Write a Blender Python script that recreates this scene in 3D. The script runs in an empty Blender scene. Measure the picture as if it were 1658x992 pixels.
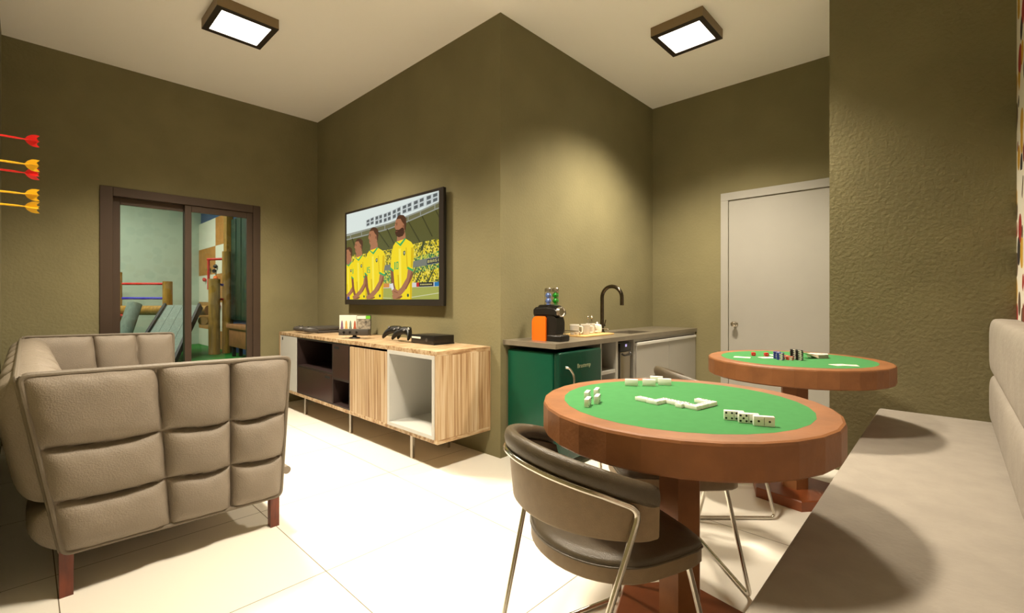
import bpy, bmesh, math, random
from mathutils import Vector, Matrix
C = bpy.context.scene.collection
S = bpy.context.scene
PI = math.pi
random.seed(7)

# ------------------------------------------------------------------ camera, light levels, exposure
CAM_Z = 1.1427
cam_data = bpy.data.cameras.new('camera')
cam_data.sensor_width = 36
cam_data.lens = 749.1 / 1658 * 36
cam_data.shift_y = -(496 - 484.1) / 1658
cam_data.clip_start = 0.02
cam = bpy.data.objects.new('camera', cam_data)
C.objects.link(cam)
cam.location = (0, 0, CAM_Z)
cam.rotation_euler = (PI / 2, 0, math.atan2(0.6886, 0.7251) - PI / 2)
S.camera = cam
S.view_settings.view_transform = 'Standard'
S.view_settings.look = 'None'
S.view_settings.exposure = 0.0
S.view_settings.gamma = 1.0
S.view_settings.use_curve_mapping = False
world = bpy.data.worlds.new('world'); S.world = world
world.use_nodes = True
world.node_tree.nodes['Background'].inputs[0].default_value = (1.0, 0.9, 0.75, 1)
world.node_tree.nodes['Background'].inputs[1].default_value = 0.02
LIGHT_COL = (1.0, 0.875, 0.68)
SPOT_W = 590.0          # downlight inside each ceiling fitting
PANEL_GLOW = 3.0        # brightness of the diffusers
SPOT_ANGLE = 127
SPOT_BLEND = 0.72

# ------------------------------------------------------------------ materials
def lin(c):
    return tuple(((v / 255) / 12.92 if v / 255 <= 0.04045 else ((v / 255 + 0.055) / 1.055) ** 2.4) for v in c)

def mat(name, col, rough=0.5, metal=0.0, var=0.0, vscale=6.0, bump=0.0, bscale=80.0, stretch=(1, 1, 1), spec=0.5,
        col2=None, emit=None, estr=0.0, detail=4.0, coat=0.0):
    m = bpy.data.materials.new(name); m.use_nodes = True
    nt = m.node_tree; b = nt.nodes['Principled BSDF']
    c = lin(col)
    b.inputs['Base Color'].default_value = (*c, 1)
    b.inputs['Roughness'].default_value = rough
    b.inputs['Metallic'].default_value = metal
    b.inputs['Specular IOR Level'].default_value = spec
    if coat: b.inputs['Coat Weight'].default_value = coat
    if emit:
        b.inputs['Emission Color'].default_value = (*lin(emit), 1)
        b.inputs['Emission Strength'].default_value = estr
    if var or col2 or bump:
        tc = nt.nodes.new('ShaderNodeTexCoord'); mp = nt.nodes.new('ShaderNodeMapping')
        nt.links.new(tc.outputs['Object'], mp.inputs[0])
        mp.inputs['Scale'].default_value = stretch
    if var or col2:
        n = nt.nodes.new('ShaderNodeTexNoise'); n.inputs['Scale'].default_value = vscale; n.inputs['Detail'].default_value = detail
        nt.links.new(mp.outputs[0], n.inputs['Vector'])
        r = nt.nodes.new('ShaderNodeValToRGB')
        if col2: a, d = lin(col), lin(col2)
        else: a, d = tuple(min(1, v * (1 + var)) for v in c), tuple(v * (1 - var) for v in c)
        r.color_ramp.elements[0].color = (*a, 1); r.color_ramp.elements[1].color = (*d, 1)
        r.color_ramp.elements[0].position = 0.35; r.color_ramp.elements[1].position = 0.65
        nt.links.new(n.outputs['Fac'], r.inputs[0]); nt.links.new(r.outputs[0], b.inputs['Base Color'])
    if bump:
        n2 = nt.nodes.new('ShaderNodeTexNoise'); n2.inputs['Scale'].default_value = bscale; n2.inputs['Detail'].default_value = 5
        nt.links.new(mp.outputs[0], n2.inputs['Vector'])
        bp = nt.nodes.new('ShaderNodeBump'); bp.inputs['Strength'].default_value = bump; bp.inputs['Distance'].default_value = 0.01
        nt.links.new(n2.outputs['Fac'], bp.inputs['Height']); nt.links.new(bp.outputs[0], b.inputs['Normal'])
    return m

def tile_mat():
    m = bpy.data.materials.new('cream_floor_tile'); m.use_nodes = True
    nt = m.node_tree; b = nt.nodes['Principled BSDF']
    tc = nt.nodes.new('ShaderNodeTexCoord'); mp = nt.nodes.new('ShaderNodeMapping')
    mp.inputs['Location'].default_value = (-0.088 + 0.784, -2.69 + 4 * 0.784, 0)
    br = nt.nodes.new('ShaderNodeTexBrick'); br.offset = 0
    br.inputs['Scale'].default_value = 1; br.inputs['Brick Width'].default_value = 0.784; br.inputs['Row Height'].default_value = 0.784
    br.inputs['Mortar Size'].default_value = 0.0019; br.inputs['Mortar Smooth'].default_value = 0.1
    br.inputs['Color1'].default_value = (*lin((236, 230, 219)), 1); br.inputs['Color2'].default_value = (*lin((234, 228, 217)), 1)
    br.inputs['Mortar'].default_value = (*lin((112, 100, 80)), 1)
    nt.links.new(tc.outputs['Object'], mp.inputs[0]); nt.links.new(mp.outputs[0], br.inputs['Vector'])
    nt.links.new(br.outputs['Color'], b.inputs['Base Color'])
    b.inputs['Roughness'].default_value = 0.42; b.inputs['Specular IOR Level'].default_value = 0.35
    return m

def grain_mat(name, axes, cols=((198, 176, 146), (180, 150, 112), (138, 102, 68))):
    m = bpy.data.materials.new(name); m.use_nodes = True
    nt = m.node_tree; b = nt.nodes['Principled BSDF']
    tc = nt.nodes.new('ShaderNodeTexCoord'); mp = nt.nodes.new('ShaderNodeMapping'); mp.inputs['Scale'].default_value = axes
    n = nt.nodes.new('ShaderNodeTexNoise'); n.inputs['Scale'].default_value = 1.0; n.inputs['Detail'].default_value = 3.5
    n.inputs['Distortion'].default_value = 0.12; n.inputs['Roughness'].default_value = 0.62
    r = nt.nodes.new('ShaderNodeValToRGB')
    e = r.color_ramp.elements
    e[0].position = 0.36; e[0].color = (*lin(cols[2]), 1)
    e[1].position = 0.62; e[1].color = (*lin(cols[0]), 1)
    k = e.new(0.48); k.color = (*lin(cols[1]), 1)
    nt.links.new(tc.outputs['Object'], mp.inputs[0]); nt.links.new(mp.outputs[0], n.inputs['Vector'])
    nt.links.new(n.outputs['Fac'], r.inputs[0]); nt.links.new(r.outputs[0], b.inputs['Base Color'])
    b.inputs['Roughness'].default_value = 0.5
    return m

def glass_mat(name, tint, refl=0.08):
    m = bpy.data.materials.new(name); m.use_nodes = True
    nt = m.node_tree
    for n in list(nt.nodes): nt.nodes.remove(n)
    out = nt.nodes.new('ShaderNodeOutputMaterial'); mix = nt.nodes.new('ShaderNodeMixShader')
    t = nt.nodes.new('ShaderNodeBsdfTransparent'); g = nt.nodes.new('ShaderNodeBsdfGlossy')
    t.inputs[0].default_value = (*tint, 1); g.inputs['Roughness'].default_value = 0.02
    f = nt.nodes.new('ShaderNodeFresnel'); f.inputs[0].default_value = 1.45
    nt.links.new(f.outputs[0], mix.inputs[0]); nt.links.new(t.outputs[0], mix.inputs[1]); nt.links.new(g.outputs[0], mix.inputs[2])
    nt.links.new(mix.outputs[0], out.inputs[0])
    return m

def milky_mat(name, fac):
    m = bpy.data.materials.new(name); m.use_nodes = True
    nt = m.node_tree; b = nt.nodes['Principled BSDF']
    b.inputs['Base Color'].default_value = (*lin((232, 228, 218)), 1); b.inputs['Roughness'].default_value = 0.15
    b.inputs['Alpha'].default_value = fac
    return m

def mural_mat():
    m = bpy.data.materials.new('printed_mural_paper'); m.use_nodes = True
    nt = m.node_tree; b = nt.nodes['Principled BSDF']
    tc = nt.nodes.new('ShaderNodeTexCoord')
    v = nt.nodes.new('ShaderNodeTexVoronoi'); v.inputs['Scale'].default_value = 7; v.inputs['Randomness'].default_value = 1
    nt.links.new(tc.outputs['Object'], v.inputs['Vector'])
    hue = nt.nodes.new('ShaderNodeValToRGB'); hue.color_ramp.interpolation = 'CONSTANT'
    e = hue.color_ramp.elements
    cs = [(150, 24, 20), (90, 70, 50), (196, 150, 40), (40, 36, 34), (228, 222, 210), (120, 50, 34), (222, 214, 200)]
    e[0].color = (*lin(cs[0]), 1); e[0].position = 0; e[1].color = (*lin(cs[1]), 1); e[1].position = 0.18
    for i, p in enumerate((0.36, 0.48, 0.6, 0.76, 0.86)): k = e.new(p); k.color = (*lin(cs[i + 2]), 1)
    sp = nt.nodes.new('ShaderNodeSeparateColor'); nt.links.new(v.outputs['Color'], sp.inputs[0]); nt.links.new(sp.outputs[0], hue.inputs[0])
    th = nt.nodes.new('ShaderNodeMath'); th.operation = 'LESS_THAN'; th.inputs[1].default_value = 0.56
    nt.links.new(v.outputs['Distance'], th.inputs[0])
    mx = nt.nodes.new('ShaderNodeMix'); mx.data_type = 'RGBA'
    mx.inputs[6].default_value = (*lin((228, 222, 208)), 1)
    nt.links.new(th.outputs[0], mx.inputs[0]); nt.links.new(hue.outputs[0], mx.inputs[7]); nt.links.new(mx.outputs[2], b.inputs['Base Color'])
    b.inputs['Roughness'].default_value = 0.7
    return m

def speckle_emit(name, cols, scale, strength):
    m = bpy.data.materials.new(name); m.use_nodes = True
    nt = m.node_tree; b = nt.nodes['Principled BSDF']
    tc = nt.nodes.new('ShaderNodeTexCoord')
    v = nt.nodes.new('ShaderNodeTexVoronoi'); v.inputs['Scale'].default_value = scale
    nt.links.new(tc.outputs['Object'], v.inputs['Vector'])
    sp = nt.nodes.new('ShaderNodeSeparateColor'); nt.links.new(v.outputs['Color'], sp.inputs[0])
    r = nt.nodes.new('ShaderNodeValToRGB'); r.color_ramp.interpolation = 'CONSTANT'
    e = r.color_ramp.elements
    e[0].color = (*lin(cols[0]), 1); e[1].color = (*lin(cols[1]), 1); e[1].position = 1 / len(cols)
    for i in range(2, len(cols)): k = e.new(i / len(cols)); k.color = (*lin(cols[i]), 1)
    nt.links.new(sp.outputs[0], r.inputs[0])
    b.inputs['Base Color'].default_value = (0, 0, 0, 1)
    nt.links.new(r.outputs[0], b.inputs['Emission Color']); b.inputs['Emission Strength'].default_value = strength
    b.inputs['Roughness'].default_value = 0.25
    return m

WALL = mat('olive_wall_paint', (126, 119, 88), 0.85, var=0.05, vscale=2.5, bump=0.22, bscale=55, spec=0.25)
WALL_R = mat('rough_olive_wall_paint', (126, 119, 88), 0.85, var=0.06, vscale=3, bump=0.42, bscale=48, spec=0.25)
CEIL = mat('ceiling_paint', (250, 247, 242), 0.9, spec=0.2)
FLOOR = tile_mat()
MURAL = mural_mat()
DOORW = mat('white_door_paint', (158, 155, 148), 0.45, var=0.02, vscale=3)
BRONZE = mat('bronze_aluminium', (74, 59, 48), 0.45, 0.3)
BRONZE_DK = mat('dark_bronze_track', (30, 24, 20), 0.5, 0.3)
MILKY = milky_mat('frosted_glass', 0.5)
GLASS = glass_mat('tinted_pane', (0.94, 0.965, 0.935))
CLEAR = glass_mat('clear_glass', (0.95, 0.96, 0.96))
CHROME = mat('chrome', (205, 200, 190), 0.16, 1.0)
STEEL = mat('brushed_steel', (176, 168, 155), 0.32, 1.0)
GUN = mat('dark_chrome', (92, 84, 74), 0.2, 1.0)
BLACKP = mat('black_plastic', (22, 19, 18), 0.35)
BLACKM = mat('matt_black', (14, 13, 13), 0.6)
GREYP = mat('dark_grey_plastic', (72, 68, 64), 0.45)
SOFA = mat('taupe_leather', (134, 123, 110), 0.55, var=0.05, vscale=7, bump=0.35, bscale=170, spec=0.4)
SOFA_PIPE = mat('taupe_piping', (112, 102, 88), 0.6, bump=0.2, bscale=140)
LEGW = mat('reddish_wood', (104, 46, 24), 0.35, var=0.25, vscale=8, stretch=(6, 6, 1))
TABW = mat('tan_wood', (142, 92, 54), 0.5, var=0.14, vscale=9, bump=0.1, bscale=60, detail=6)
TABW_DK = mat('orange_brown_wood', (138, 74, 40), 0.42, var=0.14, vscale=9, detail=6)
FELT = mat('green_felt', (74, 136, 82), 0.95, var=0.03, vscale=30, spec=0.1)
LEATHER = mat('dark_brown_leather', (82, 72, 57), 0.34, var=0.08, vscale=40, bump=0.22, bscale=420, spec=0.5)
LEATHER_LIT = mat('lit_brown_leather', (136, 116, 90), 0.5, var=0.06, vscale=40, bump=0.25, bscale=420, spec=0.35)  # same leather as the cushions, direct light on the outside put into the colour
SUEDE = mat('cream_suede', (160, 152, 142), 0.9, var=0.05, vscale=9, bump=0.25, bscale=60, spec=0.15)
GRAIN_F = grain_mat('zebra_veneer_front', (42, 58, 1.2))
GRAIN_S = grain_mat('zebra_veneer_side', (58, 42, 1.2))
GRAIN_T = grain_mat('zebra_veneer_top', (7, 38, 30))
GREYL = mat('light_grey_lacquer', (196, 195, 190), 0.5)
PLUM = mat('plum_gloss_lacquer', (58, 36, 33), 0.28, spec=0.3)
PLUM_IN = mat('plum_inside', (44, 30, 28), 0.45)
STONE = mat('taupe_stone', (114, 106, 92), 0.3, var=0.06, vscale=20)
CABW = mat('greige_laminate', (156, 153, 146), 0.5)
CAB_IN = mat('greige_inside', (128, 120, 110), 0.6)
GREEN = mat('dark_green_enamel', (8, 72, 52), 0.3, spec=0.3)
GREEN_D = mat('deep_green_enamel', (5, 52, 38), 0.25, spec=0.35)
ORANGE = mat('orange_plastic', (246, 112, 14), 0.35)
REDP = mat('red_plastic', (206, 22, 18), 0.4)
YELP = mat('yellow_plastic', (226, 176, 24), 0.4)
BLUEP = mat('blue_metal', (112, 138, 208), 0.3, 0.3)
GREENP = mat('green_metal', (26, 142, 30), 0.3, 0.2)
WHITEP = mat('white_ceramic', (240, 236, 226), 0.3)
IVORY = mat('ivory_tile', (250, 248, 242), 0.35)
PIP = mat('black_pip', (16, 16, 16), 0.5)
BAMBOO = mat('bamboo', (218, 178, 116), 0.5, var=0.1, vscale=10, stretch=(1, 12, 1))
PAPER = mat('card_paper', (240, 234, 220), 0.5)
GOLD = mat('pale_metal_lettering', (190, 196, 160), 0.3, 0.6)
BROWNLAMP = mat('bronze_lamp_frame', (138, 118, 86), 0.5, 0.2)
LAMPDARK = mat('dark_lamp_rim', (38, 27, 18), 0.5)
PANEL = mat('lit_diffuser', (255, 255, 255), 0.5, emit=(255, 247, 232), estr=PANEL_GLOW)
TURF = mat('green_turf', (22, 120, 30), 0.95, var=0.3, vscale=40, bump=0.8, bscale=150)
PALE = mat('pale_playroom_wall', (178, 192, 176), 0.9)
BLUEW = mat('blue_wall_paint', (58, 92, 138), 0.8)
LOG = mat('yellow_log', (158, 118, 40), 0.7, var=0.25, vscale=3, stretch=(8, 8, 1.2))
LOG_END = mat('log_cut_end', (164, 124, 66), 0.8)
GREYW = mat('grey_planed_timber', (124, 138, 128), 0.8, var=0.12, vscale=5, stretch=(6, 6, 1))
DKGREEN = mat('dark_green_panel', (22, 58, 40), 0.5, var=0.3, vscale=4, stretch=(5, 5, 1))
BOXW = mat('brown_plank', (150, 98, 56), 0.6, var=0.15, vscale=6)
PLYW = mat('tan_ply', (186, 128, 58), 0.7, var=0.1, vscale=5)
PLYWHITE = mat('white_ply', (226, 224, 208), 0.7)
ROPE_R = mat('red_bar', (200, 34, 30), 0.5)
ROPE_B = mat('blue_bar', (40, 40, 190), 0.5)

# ------------------------------------------------------------------ helpers
def bm_new(): return bmesh.new()

def box(bm, x0, x1, y0, y1, z0, z1, bev=0.0, seg=2, mi=0, M=None):
    r = bmesh.ops.create_cube(bm, size=1)
    vs = r['verts']
    T = Matrix.Translation(((x0 + x1) / 2, (y0 + y1) / 2, (z0 + z1) / 2)) @ Matrix.Diagonal((abs(x1 - x0), abs(y1 - y0), abs(z1 - z0), 1))
    bmesh.ops.transform(bm, matrix=T, verts=vs)
    fs = set(f for v in vs for f in v.link_faces)
    for f in fs: f.material_index = mi
    if bev:
        es = list(set(e for f in fs for e in f.edges))
        o = bmesh.ops.bevel(bm, geom=es, offset=bev, segments=seg, affect='EDGES', profile=0.5)
        vs = list(set(v for f in o['faces'] for v in f.verts) | set(v for v in vs if v.is_valid))
        for f in o['faces']: f.material_index = mi
    if M is not None: bmesh.ops.transform(bm, matrix=M, verts=vs)
    return vs

def rings(bm, loops, closed=True, cap0=True, cap1=True, mi=0):
    """skin between successive vertex loops (lists of coordinates)"""
    L = [[bm.verts.new(p) for p in lp] for lp in loops]
    n = len(L[0])
    for a, b in zip(L[:-1], L[1:]):
        for i in range(n if closed else n - 1):
            j = (i + 1) % n
            f = bm.faces.new((a[i], a[j], b[j], b[i])); f.material_index = mi
    if closed and cap0: f = bm.faces.new(list(reversed(L[0]))); f.material_index = mi
    if closed and cap1: f = bm.faces.new(L[-1]); f.material_index = mi
    return L

def lathe(bm, prof, cx=0, cy=0, n=32, mi=0, M=None):
    lp = [[(cx + r * math.cos(2 * PI * i / n), cy + r * math.sin(2 * PI * i / n), z) for i in range(n)] for r, z in prof]
    L = rings(bm, lp, True, True, True, mi)
    if M is not None: bmesh.ops.transform(bm, matrix=M, verts=[v for l in L for v in l])

def smooth_path(pts, rad=0.03, n=6):
    """round the corners of a polyline"""
    P = [Vector(p) for p in pts]; out = [P[0]]
    for i in range(1, len(P) - 1):
        a, b, c = P[i - 1], P[i], P[i + 1]
        d1 = (a - b); d2 = (c - b)
        r = min(rad, d1.length * 0.48, d2.length * 0.48)
        p, q = b + d1.normalized() * r, b + d2.normalized() * r
        for k in range(n + 1):
            t = k / n
            out.append(p * (1 - t) ** 2 + b * 2 * t * (1 - t) + q * t * t)
    out.append(P[-1]); return out

def tube(bm, pts, r, n=10, mi=0, cap=True, r1=None):
    P = [Vector(p) for p in pts]; loops = []
    up = None
    for i, p in enumerate(P):
        t = (P[min(i + 1, len(P) - 1)] - P[max(i - 1, 0)])
        if t.length < 1e-9: t = Vector((0, 0, 1))
        t.normalize()
        if up is None:
            a = Vector((0, 0, 1)) if abs(t.z) < 0.9 else Vector((1, 0, 0))
            up = (a - t * a.dot(t)).normalized()
        else:
            up = (up - t * up.dot(t))
            if up.length < 1e-6: up = t.orthogonal()
            up.normalize()
        s = t.cross(up)
        rr = r if r1 is None else r + (r1 - r) * i / (len(P) - 1)
        loops.append([tuple(p + (up * math.cos(2 * PI * k / n) + s * math.sin(2 * PI * k / n)) * rr) for k in range(n)])
    rings(bm, loops, True, cap, cap, mi)

def outline_stack(bm, outline, layers, mi=0):
    """outline [(x,y)] about its centre; layers [(inset, z)] inset in metres toward the centre"""
    cx = sum(p[0] for p in outline) / len(outline); cy = sum(p[1] for p in outline) / len(outline)
    loops = []
    for ins, z in layers:
        lp = []
        for x, y in outline:
            dx, dy = x - cx, y - cy; d = math.hypot(dx, dy); k = max(0.0, 1 - ins / d)
            lp.append((cx + dx * k, cy + dy * k, z))
        loops.append(lp)
    rings(bm, loops, True, True, True, mi)

def prism(bm, poly, fn, d, mi=0):
    """polygon [(a,b)] mapped by fn(a,b,t) at t=0 and t=d"""
    rings(bm, [[fn(a, b, 0) for a, b in poly], [fn(a, b, d) for a, b in poly]], True, True, True, mi)

def obj(name, bm, m, parent=None, smooth=True, world=False, angle=35):
    if world and parent is not None:
        r = parent
        while r.parent: r = r.parent
        bmesh.ops.translate(bm, vec=-Vector(r.location), verts=bm.verts)
    bmesh.ops.recalc_face_normals(bm, faces=bm.faces)
    me = bpy.data.meshes.new(name); bm.to_mesh(me); bm.free()
    for mm in (m if isinstance(m, (list, tuple)) else [m]): me.materials.append(mm)
    if smooth:
        for p in me.polygons: p.use_smooth = True
        me.set_sharp_from_angle(angle=math.radians(angle))
    o = bpy.data.objects.new(name, me); C.objects.link(o)
    if parent is not None: o.parent = parent
    return o

def thing(name, label, cat, loc=(0, 0, 0), rotz=0, group=None):
    o = bpy.data.objects.new(name, None); C.objects.link(o)
    o.empty_display_size = 0.05
    o.location = loc; o.rotation_euler = (0, 0, rotz); o['label'] = label; o['category'] = cat
    if group: o['group'] = group
    return o

def tag(o, label, cat, group=None, kind=None):
    o['label'] = label; o['category'] = cat
    if group: o['group'] = group
    if kind: o['kind'] = kind
    return o

def struct(name, bm, m, parent=None, smooth=False, label=None, cat=None, world=True):
    o = obj(name, bm, m, parent, smooth, world=world)
    if parent is None:
        o['kind'] = 'structure'
        if label: o['label'] = label; o['category'] = cat
    return o

def dup(root, loc=None, rot=None, label=None, group=None):
    r = root.copy(); C.objects.link(r)
    if loc is not None: r.location = loc
    if rot is not None: r.rotation_euler = rot if not isinstance(rot, (int, float)) else (0, 0, rot)
    if label: r['label'] = label
    if group: r['group'] = group
    for ch in list(root.children):
        c = ch.copy(); C.objects.link(c); c.parent = r
        for g in list(ch.children):
            d = g.copy(); C.objects.link(d); d.parent = c
    return r

def text_bm(txt, size, M, ext=0.0008):
    cu = bpy.data.curves.new('lettering', 'FONT'); cu.body = txt; cu.size = size; cu.extrude = ext; cu.resolution_u = 3
    cu.align_x = 'CENTER'
    ob = bpy.data.objects.new('lettering', cu); C.objects.link(ob)
    dg = bpy.context.evaluated_depsgraph_get()
    me = bpy.data.meshes.new_from_object(ob.evaluated_get(dg))
    bm = bm_new(); bm.from_mesh(me)
    bpy.data.objects.remove(ob); bpy.data.meshes.remove(me); bpy.data.curves.remove(cu)
    bmesh.ops.transform(bm, matrix=M, verts=bm.verts)
    return bm

# ------------------------------------------------------------------ room shell
H = 3.2
XL, YF, XB, YC, YA, XD, XE, YE = -0.125, -0.26, 2.35, 2.346, 5.359, 4.682, 3.748, 0.598
DX0, DX1, DZ = 0.446, 1.732, 2.132          # opening of the sliding door

b = bm_new(); box(b, XL - 0.15, XD + 0.15, YF - 0.15, YA + 0.14, -0.12, 0); struct('floor', b, FLOOR)
b = bm_new(); box(b, XL - 0.15, XD + 0.15, YF - 0.15, YA + 0.14, H, H + 0.12); struct('ceiling', b, CEIL)
b = bm_new(); box(b, XL - 0.15, XL, YF - 0.15, YA + 0.14, 0, H); struct('wall_left', b, WALL)
b = bm_new()
box(b, XL, DX0, YA, YA + 0.14, 0, H); box(b, DX1, XB + 0.15, YA, YA + 0.14, 0, H); box(b, DX0, DX1, YA, YA + 0.14, DZ, H)
struct('wall_back', b, WALL_R)
b = bm_new(); box(b, XB, XB + 0.15, YC, YA, 0, H); struct('wall_centre', b, WALL)
b = bm_new(); box(b, XB + 0.15, XD + 0.15, YC, YC + 0.15, 0, H); struct('wall_counter', b, WALL)
b = bm_new(); box(b, XD, XD + 0.15, YF - 0.15, YC, 0, H); struct('wall_far_right', b, WALL)
b = bm_new(); box(b, XE, XD, YF, YE, 0, H); struct('wall_near_right', b, WALL_R)
b = bm_new(); box(b, XL, XD, YF - 0.15, YF, 0, H); struct('wall_right', b, MURAL)

# white door on the far right wall
b = bm_new()
box(b, XD - 0.022, XD, 1.559, 1.628, 0, 2.092, 0.003); box(b, XD - 0.022, XD, 0.62, 0.689, 0, 2.092, 0.003)
box(b, XD - 0.022, XD, 0.62, 1.628, 2.092, 2.166, 0.003)
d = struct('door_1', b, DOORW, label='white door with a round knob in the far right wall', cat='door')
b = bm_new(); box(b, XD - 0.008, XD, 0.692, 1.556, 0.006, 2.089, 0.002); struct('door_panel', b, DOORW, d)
b = bm_new()
M = Matrix.Translation((XD - 0.008, 1.497, 0.905)) @ Matrix.Rotation(-PI / 2, 4, 'Y')
lathe(b, [(0.026, 0), (0.026, 0.006), (0.012, 0.01), (0.011, 0.03), (0.021, 0.038), (0.027, 0.05), (0.024, 0.062), (0.012, 0.067)], n=24, M=M)
struct('knob', b, STEEL, d, True)

# sliding door to the playroom
b = bm_new()
y0, y1 = YA - 0.012, YA + 0.10
box(b, DX0, DX0 + 0.088, y0, y1, 0, DZ, 0.003); box(b, DX1 - 0.072, DX1, y0, y1, 0, DZ, 0.003)
box(b, DX0 + 0.088, DX1 - 0.072, y0, y1, DZ - 0.078, DZ, 0.003); box(b, DX0 + 0.088, DX1 - 0.072, y0 + 0.02, y1, 0, 0.03, 0.003)
d = struct('door_2', b, BRONZE, label='brown framed glass sliding door open to the playroom', cat='door')
b = bm_new(); box(b, DX0 + 0.088, 1.07, YA + 0.055, YA + 0.06, DZ - 0.13, DZ - 0.078); struct('track', b, BRONZE_DK, d)
def sash(x0, x1, y, gm):
    b = bm_new(); t = 0.034
    za, zb = 0.03, DZ - 0.08
    lw, rw = 0.056, 0.056
    box(b, x0, x0 + lw, y, y + t, za, zb, 0.003); box(b, x1 - rw, x1, y, y + t, za, zb, 0.003)
    box(b, x0 + lw, x1 - rw, y, y + t, zb - 0.06, zb, 0.003); box(b, x0 + lw, x1 - rw, y, y + t, za, za + 0.07, 0.003)
    f = struct('sash_frame', b, BRONZE, d)
    b = bm_new(); box(b, x0 + lw, x1 - rw, y + t / 2 - 0.003, y + t / 2 + 0.003, za + 0.07, zb - 0.06); struct('pane', b, gm, f)
sash(1.062, 1.66, YA + 0.004, GLASS)
sash(0.534, 1.118, YA + 0.05, GLASS)

# mural paper sits on the right wall; ceiling fittings
def ceiling_light(x0, x1, y0, y1, label, power=1.0):
    cx, cy = (x0 + x1) / 2, (y0 + y1) / 2
    t = thing('ceiling_light', label, 'lamp', (cx, cy, H), group='square ceiling lights')
    hx, hy = (x1 - x0) / 2, (y1 - y0) / 2
    w = 0.038
    b = bm_new()
    for a in ((-hx, -hx + 0.006, -hy, hy), (hx - 0.006, hx, -hy, hy), (-hx + 0.006, hx - 0.006, -hy, -hy + 0.006), (-hx + 0.006, hx - 0.006, hy - 0.006, hy)):
        box(b, *a, -0.07, 0)
    obj('lamp_frame', b, BROWNLAMP, t, False)
    b = bm_new()
    for a in ((-hx, -hx + w, -hy, hy), (hx - w, hx, -hy, hy), (-hx + w, hx - w, -hy, -hy + w), (-hx + w, hx - w, hy - w, hy)):
        box(b, *a, -0.074, -0.0695)
    obj('rim', b, LAMPDARK, t, False)
    b = bm_new(); box(b, -hx + 0.006, hx - 0.006, -hy + 0.006, hy - 0.006, -0.062, -0.055); obj('diffuser', b, PANEL, t, False)
    ld = bpy.data.lights.new('downlight', 'SPOT'); ld.energy = SPOT_W * power; ld.color = LIGHT_COL
    ld.spot_size = math.radians(SPOT_ANGLE); ld.spot_blend = SPOT_BLEND; ld.shadow_soft_size = 0.19
    lo = bpy.data.objects.new('downlight', ld); C.objects.link(lo); lo.parent = t; lo.location = (0, 0, -0.09)
    return t
ceiling_light(0.893, 1.29, 3.594, 3.992, 'square brown ceiling light on the left, above the sofa', 1.2)
ceiling_light(3.271, 3.664, 1.264, 1.655, 'square brown ceiling light on the right, near the white door')
ceiling_light(0.893, 1.29, 1.264, 1.655, 'square brown ceiling light over the open floor by the round tables')

# ------------------------------------------------------------------ playroom seen through the sliding door
PX0, PX1, PY1, PH = -1.6, 3.12, 14.0, 3.7
b = bm_new(); box(b, PX0, PX1 + 0.2, YA + 0.14, PY1 + 0.2, -0.12, -0.002); o = struct('floor_playroom', b, TURF)
b = bm_new(); box(b, PX0, PX1 + 0.2, PY1, PY1 + 0.2, 0, PH); struct('wall_playroom_back', b, PALE)
b = bm_new(); box(b, PX0 - 0.2, PX0, YA + 0.14, PY1 + 0.2, 0, PH); struct('wall_playroom_left', b, PALE)
b = bm_new(); box(b, PX1, PX1 + 0.2, YA + 0.14, PY1, 0, PH); struct('wall_playroom_right', b, BLUEW)
b = bm_new(); box(b, PX0 - 0.2, PX1 + 0.2, YA + 0.14, PY1 + 0.2, PH, PH + 0.1); struct('ceiling_playroom', b, PALE)
b = bm_new(); box(b, PX0, PX1, YA + 0.14, YA + 0.3, H + 0.0, PH); struct('wall_playroom_front', b, PALE)
for (lx, ly, e) in ((0.6, 8.6, 120), (0.9, 12.0, 105)):  # area lights added to brighten the playroom, no fitting is seen there
    ld = bpy.data.lights.new('playroom_added_light', 'AREA'); ld.shape = 'RECTANGLE'; ld.size = 1.2; ld.size_y = 0.6; ld.energy = e; ld.color = (1, 0.96, 0.86)
    lo = bpy.data.objects.new('playroom_added_light', ld); C.objects.link(lo); lo.location = (lx, ly, PH - 0.03)

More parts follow.
